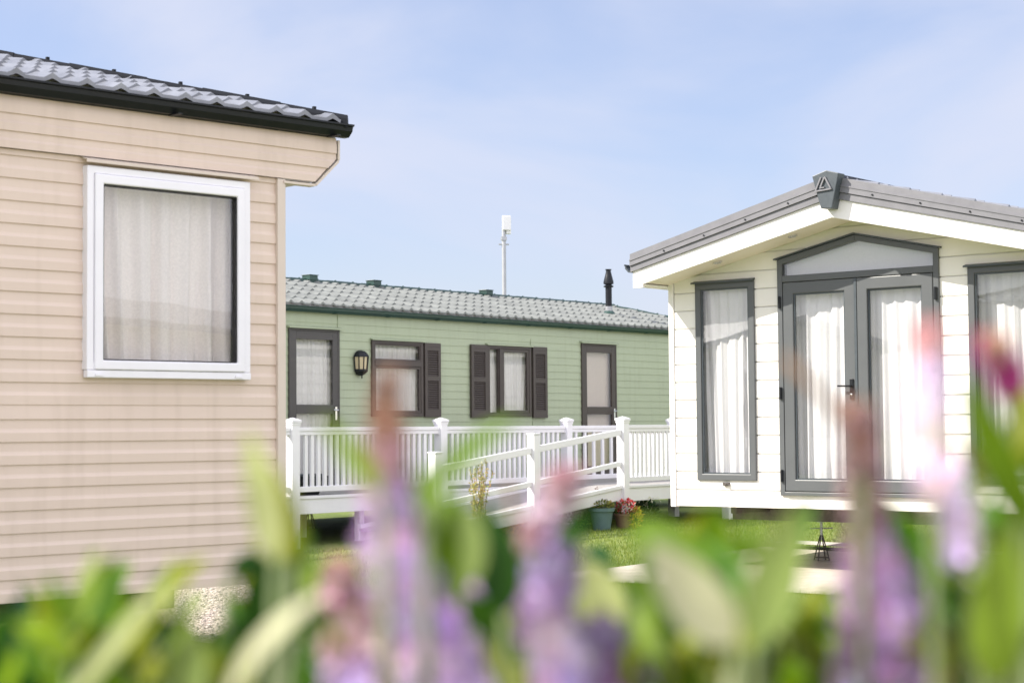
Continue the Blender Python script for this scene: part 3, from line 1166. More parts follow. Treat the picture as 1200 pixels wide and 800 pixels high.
curtain(white, 'sheer_curtain', 'sheer white curtain behind the tall narrow window left of the double doors', .36, .93, .87, 2.70, .07, M['sheer'], 5, .018, 31, 1.2, .5, cg)
curtain(white, 'sheer_curtain', 'sheer white curtain behind the left leaf of the grey double doors', 1.30, 2.0, .76, 2.66, .075, M['sheer'], 5, .020, 32, .8, .1, cg)
curtain(white, 'sheer_curtain', 'sheer white curtain behind the right leaf of the grey double doors', 2.07, 2.78, .76, 2.66, .075, M['sheer'], 5, .020, 33, .8, .1, cg)
curtain(white, 'sheer_curtain', 'sheer white curtain behind the tall window right of the double doors', 3.15, 3.73, .87, 2.69, .10, M['sheer'], 5, .018, 34, 1.0, .2, cg)
mb = MB()
mb.prism([(1.275, 2.69), (2.80, 2.69), (2.80, 2.865), (2.036, 3.03), (1.275, 2.865)], lambda q: (q[0], .062, q[1]), lambda q: (q[0], .068, q[1]))
fb = mb.build('fanlight_blind', M['sheer'], None)
fb.matrix_world = Matrix.LocRotScale(white.location, white.rotation_euler, None)
tag(fb, 'white blind behind the gabled fanlight over the double doors', 'blind')
chassis(white, .1, RW - .1, 0.1, RLEN, .6)
Rl = Matrix.LocRotScale(RP, white.rotation_euler, None)
Gl = Matrix.LocRotScale(GP, green.rotation_euler, None)
pj = at(963, 652, 17.7)
axle_stand((pj.x, pj.y, gz(*pj.xy)), 'thin steel axle stand under the white home below its double doors', .44 - gz(*pj.xy), 10)
pj = at(363, 612, 22.9)
axle_stand((pj.x, pj.y, gz(*pj.xy)), 'thin steel axle stand seen beneath the white deck at its left post', .40, 25)

# =================================================================== DECK AND RAMP
DP = Vector((-2.413, 19.566, 0))
deck = empty('deck', DP, GA, 'white plastic decking with baluster railing along the green home', 'deck')
DX0, DX1, DZ = -2.6, 8.6, .63
OFF = 1.15
mb = MB()
y = .02
while y < 1.25:                                  # boards
    mb.box(DX0, DX1, y, min(y + .135, 1.26), DZ - .028, DZ)
    y += .141
y = -OFF + .03
while y < 0.01:
    mb.box(4.62, DX1, y, min(y + .135, .012), DZ - .028, DZ)
    y += .141
mb.build('deck_floor', M['deckboard'], deck)
mb = MB()
mb.box(DX0, 4.60, -.012, .016, .435, .600)
mb.box(DX0, 4.60, -.028, .016, .601, .634)
mb.box(4.60, DX1, -OFF - .012, -OFF + .016, .435, .600)
mb.box(4.60, DX1, -OFF - .028, -OFF + .016, .601, .634)
mb.build('fascia', M['rail'], deck, bevel=.003)


def post(parent, a, yy, z0, z1, w=.058, capw=.072, name='post'):
    mb = MB()
    mb.box(a - w, a + w, yy - w, yy + w, z0, z1 - .055)
    p_ = mb.build(name, M['rail'], parent, bevel=.006)
    mb = MB()
    mb.lathe([(0, -.03)], (0, 0, 0), 4) if False else None
    c = capw
    mb.box(a - c, a + c, yy - c, yy + c, z1 - .056, z1 - .03)
    mb.add([(a - c, yy - c, z1 - .0295), (a + c, yy - c, z1 - .0295), (a + c, yy + c, z1 - .0295), (a - c, yy + c, z1 - .0295), (a, yy, z1)], [(0, 3, 2, 1), (0, 1, 4), (1, 2, 4), (2, 3, 4), (3, 0, 4)])
    c2 = capw - .008
    mb.box(a - c2, a + c2, yy - c2, yy + c2, z1 - .085, z1 - .057)
    mb.build('post_cap', M['rail'], p_, bevel=.003)
    return p_


def gzl(fr, a, yy):
    q = Matrix.LocRotScale(fr.location, fr.rotation_euler, None) @ Vector((a, yy, 0))
    return gz(q.x, q.y)


front_posts = [-2.45, 0.0, 2.45, 4.93, 7.4]
for a in front_posts:
    post(deck, a, 0.0, gzl(deck, a, 0) - .05, 1.497)
post(deck, 4.59, -OFF, gzl(deck, 4.59, -OFF) - .05, 1.50)
post(deck, 7.0, -OFF, gzl(deck, 7, -OFF) - .05, 1.50)
segs = [(a, b, 0.0) for a, b in zip(front_posts, front_posts[1:])] + [(4.59, 7.0, -OFF)]
for a, b, yy in segs:
    mb = MB()
    mb.box(a + .06, b - .06, yy - .032, yy + .032, 1.345, 1.388)
    mb.box(a + .06, b - .06, yy - .022, yy + .022, 1.302, 1.344)
    mb.build('top_rail', M['rail'], deck, bevel=.005)
    mb = MB()
    mb.box(a + .06, b - .06, yy - .022, yy + .022, .677, .738)
    mb.build('bottom_rail', M['rail'], deck, bevel=.005)
    for x in (a + .064, b - .064):
        for zb_ in (1.322, .706):
            mb = MB()
            mb.box(x - .006, x + .022 if x < (a + b) / 2 else x + .006, yy - .028, yy + .028, zb_ - .028, zb_ + .022)
            mb.build('rail_bracket', M['rail'], deck, bevel=.003)
    n = max(2, round((b - a) / .098))
    for k in range(1, n):
        x = a + (b - a) * k / n
        if abs(x - a) < .1 or abs(x - b) < .1:
            continue
        if b > 7.2 or a < -1:                     # out of sight beyond the homes: every third one is enough to carry the rail
            if k % 2: continue
        mb = MB()
        mb.box(x - .0225, x + .0225, yy - .014, yy + .014, .737, 1.303)
        mb.build('baluster', M['rail'], deck)
mb = MB()
for a in (-1.2, 1.2, 3.6):
    for yy in (.15, 1.1):
        g = gzl(deck, a, yy) - .02
        mb.box(a - .04, a + .04, yy - .04, yy + .04, g, DZ - .03)
mb.box(DX0, DX1, .6, .645, .46, .60)
mb.build('support', M['rail'], deck)

ramp = empty('access_ramp', DP, GA, 'white access ramp with sloping two-bar handrail leading up to the deck', 'ramp')
rz = lambda a: DZ + (a - 4.57) * .108             # floor of the ramp
mb = MB()
A_, B_ = .98, 4.56
mb.prism([(A_, rz(A_) - .03), (B_, DZ - .032), (B_, DZ - .003), (A_, rz(A_))], lambda q: (q[0], -OFF + .05, q[1]), lambda q: (q[0], -.06, q[1]))
mb.build('ramp_floor', M['deckboard'], ramp)
mb = MB()
for yy in (-OFF, -.055):
    mb.prism([(A_, rz(A_) - .14), (B_, DZ - .17), (B_, DZ - .035), (A_, rz(A_) - .01)], lambda q: (q[0], yy - .012, q[1]), lambda q: (q[0], yy + .014, q[1]))
    mb.prism([(A_, rz(A_) - .006), (B_, DZ - .031), (B_, DZ + .015), (A_, rz(A_) + .04)], lambda q: (q[0], yy - .028, q[1]), lambda q: (q[0], yy + .020, q[1]))
mb.build('fascia', M['rail'], ramp, bevel=.003)
for a in (2.79, 1.055):
    mb = MB()
    g = gzl(ramp, a, -OFF) - .05
    zt_ = 1.304 - (2.79 - a) * .112
    mb.box(a - .056, a + .056, -OFF - .056 - .0, -OFF + .056, g, zt_ - .025)
    p_ = mb.build('post', M['rail'], ramp, bevel=.006)
    mb = MB()
    mb.box(a - .063, a + .063, -OFF - .063, -OFF + .063, zt_ - .024, zt_)
    mb.build('post_cap', M['rail'], p_, bevel=.008)
for (hz, hh) in ((1.338, .078), (.938, .062)):
    for a, b in ((2.85, 4.53), (1.115, 2.73)):
        zz = lambda x: hz + (x - 4.53) * .112
        mb = MB()
        mb.prism([(a, zz(a) - hh), (b, zz(b) - hh), (b, zz(b)), (a, zz(a))], lambda q: (q[0], -OFF - .024, q[1]), lambda q: (q[0], -OFF + .024, q[1]))
        mb.build('handrail', M['rail'], ramp, bevel=.006)
# dark crate on the deck
Dl = Matrix.LocRotScale(DP, deck.rotation_euler, None)
e = empty('storage_crate', Dl @ Vector((.42, .42, DZ)), GA, 'black plastic crate standing on the deck behind the balusters near the left post', 'crate')
mb = MB()
mb.prism([(-.28, -.17), (.28, -.17), (.28, .17), (-.28, .17)], lambda q: (q[0] * .9, q[1] * .9, 0.0), lambda q: (q[0], q[1], .21))
mb.build('crate_body', M['black_pvc'], e, bevel=.01)
mb = MB()
mb.box(-.295, .295, -.185, .185, .212, .235)
mb.build('crate_lid', M['grey_dark'], e, bevel=.006)

# =================================================================== paths and gravel
Ll = Matrix.LocRotScale(LP, cream.rotation_euler, None)


def patch(name, F, x0, x1, y0, y1, m, h=.004, nx=12, ny=12):
    def fn(s, t):
        q = F @ Vector((x0 + (x1 - x0) * s, y0 + (y1 - y0) * t, 0))
        return (q.x, q.y, gz(q.x, q.y) + h)
    return sheet(name, fn, nx, ny, m)


GR = (1.15, 3.9, 1.3, 6.2)
patch('gravel_path', Ll, *GR, M['gravel'], .004)
mb = MB()
rg = random.Random(5)
for i in range(9000):
    q = Ll @ Vector((rg.uniform(GR[0], GR[1]), rg.uniform(GR[2], GR[3]), 0))
    s = rg.uniform(.006, .016)
    g = rg.uniform(.22, .62)
    mb.c = (g, g * .89, g * .78)
    b = [Vector((rg.uniform(.6, 1.2) * s * math.cos(t), rg.uniform(.6, 1.2) * s * math.sin(t), s * .4)) for t in (0, 1.57, 3.14, 4.71)]
    z = gz(q.x, q.y) + .002
    vs = [(q.x + v.x, q.y + v.y, z + v.z) for v in b] + [(q.x, q.y, z + s), (q.x, q.y, z - s * .3)]
    mb.add(vs, [(0, 1, 4), (1, 2, 4), (2, 3, 4), (3, 0, 4), (1, 0, 5), (2, 1, 5), (3, 2, 5), (0, 3, 5)])
M['stone'] = leafmat('loose stone', (1, 1, 1), 0, .9, True, .2)
tag(mb.build('gravel', M['stone']), 'loose beige gravel stones', None, None, 'stuff')
patch('path', Rl, -.35, 5.5, -1.7, 2.2, M['paving'], .012, 24, 10)
patch('kerb_strip', Rl, -.2, 5.5, 2.25, 2.62, M['kerb'], .06, 20, 3)

mb = MB()
mb.add([(x, y, gz(x, y) + .02) for x, y in ((-1.2, -4), (40, -4), (40, 8.2), (-1.2, 6.4))], [(0, 1, 2, 3)])
tag(mb.build('bounce_slab', M['paving']), None, None, None, 'structure')  # unseen pale surface added to bounce neutral light onto the shaded walls
# grass blades (uncountable): one object
rg = np.random.default_rng(3)
n = 70000
gx = np.concatenate([rg.uniform(-1.5, 5.2, n), rg.uniform(-4.5, 1.5, n // 3)])
gy = np.concatenate([rg.uniform(13.5, 24.5, n), rg.uniform(10.5, 19.5, n // 3)])
Li, Ri = Ll.inverted(), Rl.inverted()
keep = np.ones(len(gx), bool)
for Minv, (x0, x1, y0, y1) in ((Li, GR), (Ri, (-.35, 5.5, -1.7, 2.2)), (Ri, (-.2, 5.5, 2.25, 2.62))):
    lx = Minv[0][0] * gx + Minv[0][1] * gy + Minv[0][3]
    ly = Minv[1][0] * gx + Minv[1][1] * gy + Minv[1][3]
    keep &= ~((lx > x0) & (lx < x1) & (ly > y0) & (ly < y1))
gx, gy = gx[keep], gy[keep]
n = len(gx)
tt = np.clip((gy - 16) / 6, 0, 1)
gzv = .10 * tt * tt * (3 - 2 * tt)
ang, hgt = rg.uniform(0, 6.283, n), rg.uniform(.018, .05, n)
lean = rg.uniform(0, .03, n)
la = rg.uniform(0, 6.283, n)
V = np.zeros((n, 3, 3))
wv = .004
V[:, 0] = np.stack([gx - wv * np.cos(ang), gy - wv * np.sin(ang), gzv], 1)
V[:, 1] = np.stack([gx + wv * np.cos(ang), gy + wv * np.sin(ang), gzv], 1)
V[:, 2] = np.stack([gx + lean * np.cos(la), gy + lean * np.sin(la), gzv + hgt], 1)
me = bpy.data.meshes.new('grass')
me.vertices.add(3 * n)
me.vertices.foreach_set('co', V.reshape(-1))
me.loops.add(3 * n)
me.loops.foreach_set('vertex_index', np.arange(3 * n))
me.polygons.add(n)
me.polygons.foreach_set('loop_start', np.arange(0, 3 * n, 3))
me.update(calc_edges=True)
ca = me.color_attributes.new('tint', 'FLOAT_COLOR', 'POINT')
mixv = rg.uniform(0, 1, n)[:, None]
cc = (1 - mixv) * np.array([[.10, .17, .02]]) + mixv * np.array([[.26, .30, .07]])
ca.data.foreach_set('color', np.repeat(np.concatenate([cc, np.ones((n, 1))], 1), 3, 0).astype(np.float32).ravel())
me.materials.append(M['smallleaf'])
go = bpy.data.objects.new('grass', me)
col.objects.link(go)
tag(go, 'short sunlit lawn grass between the homes', None, None, 'stuff')


# =================================================================== small plants by the ramp
def leaf_quad(mb, p, d, n, L, W):
    """one small pointed folded leaf"""
    d = d.normalized()
    s = d.cross(n).normalized()
    nn = s.cross(d).normalized()
    mb.add([p, p + d * L * .45 + s * W * .5 + nn * W * .15, p + d * L, p + d * L * .45 - s * W * .5 + nn * W * .15, p + d * L * .5 - nn * L * .03],
           [(0, 1, 4), (1, 2, 4), (2, 3, 4), (3, 0, 4)])


def rvec(r):
    while True:
        v = Vector((r.uniform(-1, 1), r.uniform(-1, 1), r.uniform(-1, 1)))
        if .05 < v.length < 1:
            return v


def bushy(root, name, r, c, rad, n, L, W, cols, m, flat=.0):
    mb = MB()
    for i in range(n):
        v = rvec(r)
        v = v.normalized() * (v.length ** .5)
        p = Vector(c) + Vector((v.x * rad[0], v.y * rad[1], v.z * rad[2]))
        mb.c = tuple(x * r.uniform(.75, 1.25) for x in r.choice(cols))
        d = (v + rvec(r) * .8 + Vector((0, 0, .4))).normalized()
        leaf_quad(mb, p, d, (rvec(r) + Vector((0, 0, .8))).normalized(), L * r.uniform(.7, 1.3), W * r.uniform(.7, 1.3))
    return mb.build(name, m, root)


def pot(loc, r0, r1, h, m, label):
    mb = MB()
    mb.lathe([(0, 0), (r0, 0), (r0 + (r1 - r0) * .8, h * .82), (r1 * 1.0, h * .82), (r1 * 1.06, h * .85), (r1 * 1.08, h), (r1 * .98, h), (r1 * .94, h * .88), (0, h * .86)], (0, 0, 0), 32)
    e = empty('plant_pot', loc, 0, label, 'plant pot', 'plant pots beside the ramp')
    mb.build('pot_body', m, e, True, angle=35)
    m2 = MB()
    m2.lathe([(0, h * .9), (r1 * .95, h * .89)], (0, 0, 0), 24)
    m2.build('soil', M['soil'], e)
    return e


r = random.Random(11)
pp = at(705, 610, 22.0)
P1 = Vector((pp.x, 22.0, gz(pp.x, 22.0)))
pot(P1, .105, .150, .275, M['teal_pot'], 'teal plastic pot on the grass in front of the ramp')
e = empty('potted_plant', P1 + Vector((0, 0, .25)), 0, 'low yellow green plant with one tall sprig in the teal pot', 'potted plant')
bushy(e, 'foliage', r, (0, 0, .05), (.15, .15, .06), 420, .035, .02, [(.16, .17, .04), (.22, .22, .06), (.10, .13, .03)], M['smallleaf'])
mb = MB()
mb.tube([(-.02, 0, 0), (-.03, 0, .15), (-.05, .01, .26)], .004, 5)
mb.tube([(-.03, 0, .15), (-.07, 0, .22)], .003, 5)
mb.build('sprig', M['twig'], e)
bushy(e, 'sprig_leaf', r, (-.05, 0, .22), (.03, .03, .06), 24, .03, .012, [(.16, .10, .05)], M['smallleaf'])
pp = at(731, 610, 22.3)
P2 = Vector((pp.x, 22.3, gz(pp.x, 22.3)))
pot(P2, .085, .115, .19, M['brown_pot'], 'brown clay pot right of the teal pot')
e = empty('potted_plant', P2 + Vector((0, 0, .18)), 0, 'red and white flowers with yellow trailing leaves in the brown pot', 'potted plant')
bushy(e, 'foliage', r, (.02, 0, .04), (.13, .12, .09), 260, .045, .025, [(.08, .12, .03), (.12, .16, .04)], M['smallleaf'])
bushy(e, 'flower', r, (.03, -.03, .09), (.12, .12, .09), 260, .034, .03, [(.55, .06, .08), (.62, .10, .10), (.75, .62, .58), (.45, .04, .10)], M['petal'])
bushy(e, 'trailing_leaf', r, (.14, -.06, -.04), (.07, .07, .13), 220, .05, .016, [(.55, .42, .05), (.48, .44, .08)], M['smallleaf'])
pp = at(757, 600, 22.9)
P3 = Vector((pp.x, 22.9, gz(pp.x, 22.9)))
e = empty('shrub', P3, 0, 'dark shrub with cream edged strap leaves below the deck corner', 'shrub')
bushy(e, 'foliage', r, (0, 0, .16), (.15, .15, .17), 420, .06, .03, [(.02, .045, .02), (.03, .06, .02)], M['smallleaf'])
mb = MB()
for k in range(9):
    t = k * .72
    L_ = r.uniform(.16, .26)
    pts = [Vector((.03 * math.cos(t), .03 * math.sin(t), .22)) + Vector((math.cos(t) * L_ * s, math.sin(t) * L_ * s, .16 * math.sin(s * 2.6))) for s in [i / 7 for i in range(8)]]
    mb.c = (.62, .62, .48)
    for i in range(7):
        d = (pts[i + 1] - pts[i]).normalized()
        sd = d.cross(Vector((0, 0, 1))).normalized() * .011 * (1 - (i / 8) ** 2)
        mb.add([pts[i] - sd, pts[i] + sd, pts[i + 1] + sd * .9, pts[i + 1] - sd * .9], [(0, 1, 2, 3)])
mb.build('strap_leaf', M['smallleaf'], e)
for (u, Y, h, wd, lab, cols) in ((676, 22.4, .26, .20, 'low dark green shrub left of the teal pot', [(.035, .06, .015), (.06, .09, .02)]),
                                 (640, 21.9, .22, .22, 'low shrub with pink flowers at the foot of the ramp post', [(.06, .09, .02), (.10, .13, .03), (.45, .16, .22)]),
                                 (598, 21.3, .24, .14, 'small plant with yellow flowers in front of the ramp', [(.09, .13, .03), (.60, .45, .04), (.60, .45, .04)]),
                                 (617, 21.5, .22, .13, 'small plant with orange red flowers in front of the ramp', [(.09, .12, .03), (.50, .12, .07)]),
                                 (530, 20.6, .20, .22, 'low green plant with rusty flowers by the ramp end', [(.09, .13, .03), (.30, .13, .06)])):
    pp = at(u, 610, Y)
    e = empty('shrub', (pp.x, Y, gz(pp.x, Y)), 0, lab, 'shrub', 'low plants in front of the ramp')
    bushy(e, 'foliage', r, (0, 0, h * .55), (wd, wd, h * .55), 520, .045, .022, cols, M['smallleaf'])
    mb = MB()
    for k in range(6):
        t = k * 1.05
        mb.tube([(0, 0, 0), (wd * .5 * math.cos(t), wd * .5 * math.sin(t), h * .7)], .004, 5)
    mb.build('stem', M['twig'], e)
# thin twiggy shrub before the ramp rail
pp = at(561, 600, 20.2)
e = empty('shrub', (pp.x, 20.2, gz(pp.x, 20.2)), 0, 'tall thin shrub with tiny yellow leaves before the ramp handrail', 'shrub')
mb, lf = MB(), MB()
for k in range(16):
    bx, by = r.uniform(-.07, .07), r.uniform(-.07, .07)
    tx, ty = bx + r.uniform(-.13, .13), by + r.uniform(-.1, .1)
    hh = r.uniform(.6, .95)
    pts = [Vector((bx + (tx - bx) * s + .02 * math.sin(6 * s + k), by + (ty - by) * s, hh * s)) for s in [i / 6 for i in range(7)]]
    mb.tube(pts, [.005 - .0006 * i for i in range(7)], 5)
    for i in range(80):
        s = r.uniform(.25, 1)
        q = pts[int(s * 6)].lerp(pts[min(int(s * 6) + 1, 6)], s * 6 % 1)
        lf.c = tuple(x * r.uniform(.8, 1.2) for x in r.choice([(.50, .44, .18), (.42, .38, .11), (.58, .50, .28), (.28, .28, .09)]))
        leaf_quad(lf, q, rvec(r) + Vector((0, 0, .3)), rvec(r), r.uniform(.02, .045), r.uniform(.01, .018))
mb.build('stem', M['twig'], e)
lf.build('foliage', M['smallleaf'], e)


# =================================================================== foreground flowering shrubs
COL = {'dark': (.016, .055, .005), 'green': (.045, .135, .004), 'bright': (.105, .19, .010), 'yellow': (.22, .25, .020), 'pale': (.33, .36, .15), 'cream': (.42, .42, .27),  # pale and cream leaves have sky sheen put into their base colour
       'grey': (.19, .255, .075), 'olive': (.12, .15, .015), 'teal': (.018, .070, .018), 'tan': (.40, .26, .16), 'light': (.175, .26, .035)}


def big_leaf(mb, P, Q, W, cname, r, face=None, bend=None):
    """lance-shaped leaf from base P to tip Q, folded along its midrib and arched, two-sided with thickness"""
    P, Q = Vector(P), Vector(Q)
    d = Q - P
    L = d.length
    d.normalize()
    view = (CAM - (P + Q) / 2).normalized()
    nrm = (view + rvec(r) * .55 + Vector((-.3, 0, .45))).normalized() if face is None else Vector(face).normalized()
    s = d.cross(nrm).normalized()
    nrm = s.cross(d).normalized()
    bend = r.uniform(-.06, .10) if bend is None else bend
    base = COL[cname]
    k = r.uniform(.88, 1.12)
    mb.c = tuple(x * k for x in base)
    n = 9
    rows = []
    for i in range(n + 1):
        t = i / n
        w = W * .5 * (math.sin(math.pi * t ** .8) ** .75 + .06 * (1 - t)) if t < 1 else 0.0005
        c = P + d * L * t + nrm * (bend * L * math.sin(math.pi * t) - .0)
        rows.append([c + s * w + nrm * w * .35, c + s * w * .5 + nrm * w * .10, c, c - s * w * .5 + nrm * w * .10, c - s * w + nrm * w * .35])
    th = nrm * .0004
    top = [q for row in rows for q in row]
    fs = [(i * 5 + j, i * 5 + j + 1, i * 5 + j + 6, i * 5 + j + 5) for i in range(n) for j in range(4)]
    mb.add(top, fs)


FC = {'lav': [(.60, .47, .69), (.66, .54, .74), (.50, .37, .57)], 'pink': [(.46, .31, .34), (.40, .26, .27), (.54, .41, .46)], 'rust': [(.40, .24, .18), (.44, .30, .24), (.34, .20, .15)],
      'purple': [(.37, .25, .44), (.45, .32, .53), (.29, .19, .35)], 'pale': [(.70, .60, .70), (.76, .68, .78), (.62, .50, .58)], 'mag': [(.34, .05, .20), (.40, .08, .26)],
      'mauve': [(.48, .31, .52), (.56, .40, .60), (.40, .25, .42)], 'orange': [(.56, .40, .28), (.50, .35, .24)]}


def spike(mb, path, r, dens=1.0):
    """a flower spike of many small four-petalled florets round a curved axis. path: (point, radius, colour name)"""
    for (p, r0, c0), (q, r1, c1) in zip(path, path[1:]):
        p, q = Vector(p), Vector(q)
        d = q - p
        L = d.length
        d.normalize()
        a = d.orthogonal().normalized()
        b = d.cross(a)
        n = int(dens * L / .00045 * (.5 + (r0 + r1) / .03))
        for i in range(n):
            t = r.random()
            rad = (r0 + (r1 - r0) * t) * r.uniform(.35, 1.0)
            th = r.uniform(0, 6.283)
            out = a * math.cos(th) + b * math.sin(th)
            c = p + d * L * t + out * rad
            mb.c = tuple(x * r.uniform(.85, 1.15) for x in r.choice(FC[c0 if r.random() > t else c1]))
            sz = r.uniform(.0045, .0085)
            ax = (out + d * r.uniform(.0, .6) + rvec(r) * .4).normalized()
            x = ax.orthogonal().normalized()
            y = ax.cross(x)
            vs = [c]
            fs = []
            for k in range(4):
                f0 = 1.571 * k
                e0 = x * math.cos(f0) + y * math.sin(f0)
                e1 = x * math.cos(f0 + .6) + y * math.sin(f0 + .6)
                e2 = x * math.cos(f0 - .6) + y * math.sin(f0 - .6)
                bb = len(vs)
                vs += [c + e1 * sz * .7 + ax * sz * .3, c + e0 * sz + ax * sz * .25, c + e2 * sz * .7 + ax * sz * .3]
                fs.append((0, bb, bb + 1, bb + 2))
            mb.add(vs, fs)


def px(u, v, Y):
    return at(u, v, Y)


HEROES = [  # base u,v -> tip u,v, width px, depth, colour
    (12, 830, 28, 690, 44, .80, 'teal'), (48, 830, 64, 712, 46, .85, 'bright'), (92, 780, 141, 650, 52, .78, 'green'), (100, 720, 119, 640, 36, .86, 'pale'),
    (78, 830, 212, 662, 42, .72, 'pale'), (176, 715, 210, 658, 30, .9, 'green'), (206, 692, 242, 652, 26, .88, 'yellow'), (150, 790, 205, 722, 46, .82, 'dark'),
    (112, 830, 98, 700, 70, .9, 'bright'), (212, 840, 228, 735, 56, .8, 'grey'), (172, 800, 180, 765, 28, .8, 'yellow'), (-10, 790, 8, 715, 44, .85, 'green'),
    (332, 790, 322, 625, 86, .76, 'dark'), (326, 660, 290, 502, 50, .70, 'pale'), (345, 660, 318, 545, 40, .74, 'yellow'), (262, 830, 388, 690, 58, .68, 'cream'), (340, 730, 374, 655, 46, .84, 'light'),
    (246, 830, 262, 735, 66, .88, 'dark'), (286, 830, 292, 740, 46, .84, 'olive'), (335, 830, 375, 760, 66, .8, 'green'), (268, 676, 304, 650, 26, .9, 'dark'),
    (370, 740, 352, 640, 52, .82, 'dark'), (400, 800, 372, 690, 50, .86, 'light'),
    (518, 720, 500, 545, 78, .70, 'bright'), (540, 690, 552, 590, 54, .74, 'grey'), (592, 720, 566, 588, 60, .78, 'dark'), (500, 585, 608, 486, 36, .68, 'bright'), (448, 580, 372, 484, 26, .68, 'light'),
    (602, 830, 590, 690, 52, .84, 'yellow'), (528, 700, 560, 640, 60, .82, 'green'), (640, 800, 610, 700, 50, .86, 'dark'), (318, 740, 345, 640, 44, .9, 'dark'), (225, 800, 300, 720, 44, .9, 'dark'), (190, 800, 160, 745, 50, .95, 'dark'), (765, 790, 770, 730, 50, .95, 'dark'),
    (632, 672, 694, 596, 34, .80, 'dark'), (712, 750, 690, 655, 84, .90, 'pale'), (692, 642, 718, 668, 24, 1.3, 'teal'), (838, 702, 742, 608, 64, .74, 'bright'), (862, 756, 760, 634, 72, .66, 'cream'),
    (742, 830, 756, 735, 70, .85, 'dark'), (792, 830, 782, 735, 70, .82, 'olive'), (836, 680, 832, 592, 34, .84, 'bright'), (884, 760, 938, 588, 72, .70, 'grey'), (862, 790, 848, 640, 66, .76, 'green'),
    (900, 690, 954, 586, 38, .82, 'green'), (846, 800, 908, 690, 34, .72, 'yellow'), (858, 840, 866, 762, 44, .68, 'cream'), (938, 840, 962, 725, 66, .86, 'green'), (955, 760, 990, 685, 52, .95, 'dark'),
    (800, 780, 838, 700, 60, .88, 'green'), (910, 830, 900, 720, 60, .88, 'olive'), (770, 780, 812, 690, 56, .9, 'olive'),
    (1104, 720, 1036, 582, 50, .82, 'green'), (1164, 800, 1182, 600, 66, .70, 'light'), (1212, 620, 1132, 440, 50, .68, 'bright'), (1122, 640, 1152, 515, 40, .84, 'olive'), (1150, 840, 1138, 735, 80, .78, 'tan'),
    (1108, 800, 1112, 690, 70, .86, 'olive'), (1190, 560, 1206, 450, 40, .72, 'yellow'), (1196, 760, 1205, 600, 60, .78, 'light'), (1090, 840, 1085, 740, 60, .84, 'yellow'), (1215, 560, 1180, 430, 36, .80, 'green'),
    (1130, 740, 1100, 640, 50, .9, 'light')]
TOPS = [  # flower spikes: list of (u, v, half width px, depth, colour)
    (1, [(456, 432, 4, .70, 'rust'), (454, 490, 10, .70, 'rust'), (451, 545, 19, .70, 'pink'), (448, 585, 27, .70, 'lav'), (468, 660, 35, .70, 'lav'), (498, 735, 39, .70, 'lav'), (534, 830, 42, .70, 'lav')]),
    (1, [(398, 660, 12, .80, 'rust'), (405, 705, 28, .80, 'pink'), (418, 760, 36, .78, 'pink'), (430, 830, 44, .76, 'lav')]),
    (1, [(556, 680, 10, .86, 'lav'), (552, 715, 24, .86, 'lav'), (548, 760, 28, .86, 'pale'), (546, 800, 22, .86, 'pink')]),
    (2, [(668, 552, 8, .82, 'pink'), (655, 580, 15, .82, 'pink'), (636, 612, 18, .82, 'pale'), (622, 636, 14, .82, 'pink')]),
    (2, [(664, 636, 12, .80, 'purple'), (650, 672, 28, .80, 'lav'), (632, 712, 34, .80, 'lav'), (620, 745, 20, .80, 'mauve')]),
    (2, [(640, 738, 14, .74, 'pink'), (652, 770, 32, .74, 'lav'), (672, 830, 36, .74, 'lav')]),
    (2, [(696, 730, 12, .80, 'purple'), (708, 760, 34, .80, 'purple'), (735, 830, 44, .80, 'purple')]),
    (4, [(1006, 470, 6, .74, 'rust'), (1008, 540, 14, .74, 'pink'), (1015, 610, 20, .74, 'pink'), (1024, 660, 32, .74, 'mauve'), (1030, 710, 46, .74, 'mauve'), (1036, 760, 54, .74, 'mauve'), (1032, 830, 56, .74, 'lav')]),
    (4, [(1092, 380, 8, .66, 'pink'), (1088, 440, 18, .66, 'pale'), (1084, 520, 18, .66, 'pale'), (1092, 575, 14, .66, 'pale')]),
    (4, [(1112, 545, 10, .74, 'pale'), (1122, 600, 18, .74, 'pale'), (1130, 660, 18, .74, 'pale')]),
    (4, [(1160, 398, 6, .72, 'orange'), (1172, 425, 13, .72, 'mag'), (1186, 452, 10, .72, 'mag')])]
TWIGS = [(4, [(918, 418), (962, 462), (1000, 508), (1010, 560)], .72, 9), (4, [(1096, 498), (1126, 528), (1150, 560)], .7, 9), (2, [(594, 560), (606, 620), (618, 690)], .84, 6), (4, [(1140, 385), (1165, 430), (1190, 500)], .76, 7)]
SHR = [(-.17, .82, 'leafy green shrub without flowers in front of the cream home'), (-.06, .80, 'shrub with the tallest lavender flower spike, tipped rusty pink'),
       (.035, .82, 'shrub with short purple spikes in front of the teal pot'), (.12, .80, 'leafy bright green shrub with broad cream sheened leaves below the tall narrow window'),
       (.20, .80, 'shrub with a broad mauve spike and pale pink spikes before the double doors')]
BND = [400, 604, 725, 958, 2000]
r = random.Random(23)
roots, fol, stm = [], [], []
for X, Y, lab in SHR:
    roots.append(empty('flowering_shrub', (X, Y, 0), 0, lab, 'shrub', 'flowering shrubs in the foreground'))
    fol.append(MB())
    stm.append(MB())


def loc(i, p):
    return Vector(p) - Vector((SHR[i][0], SHR[i][1], 0))


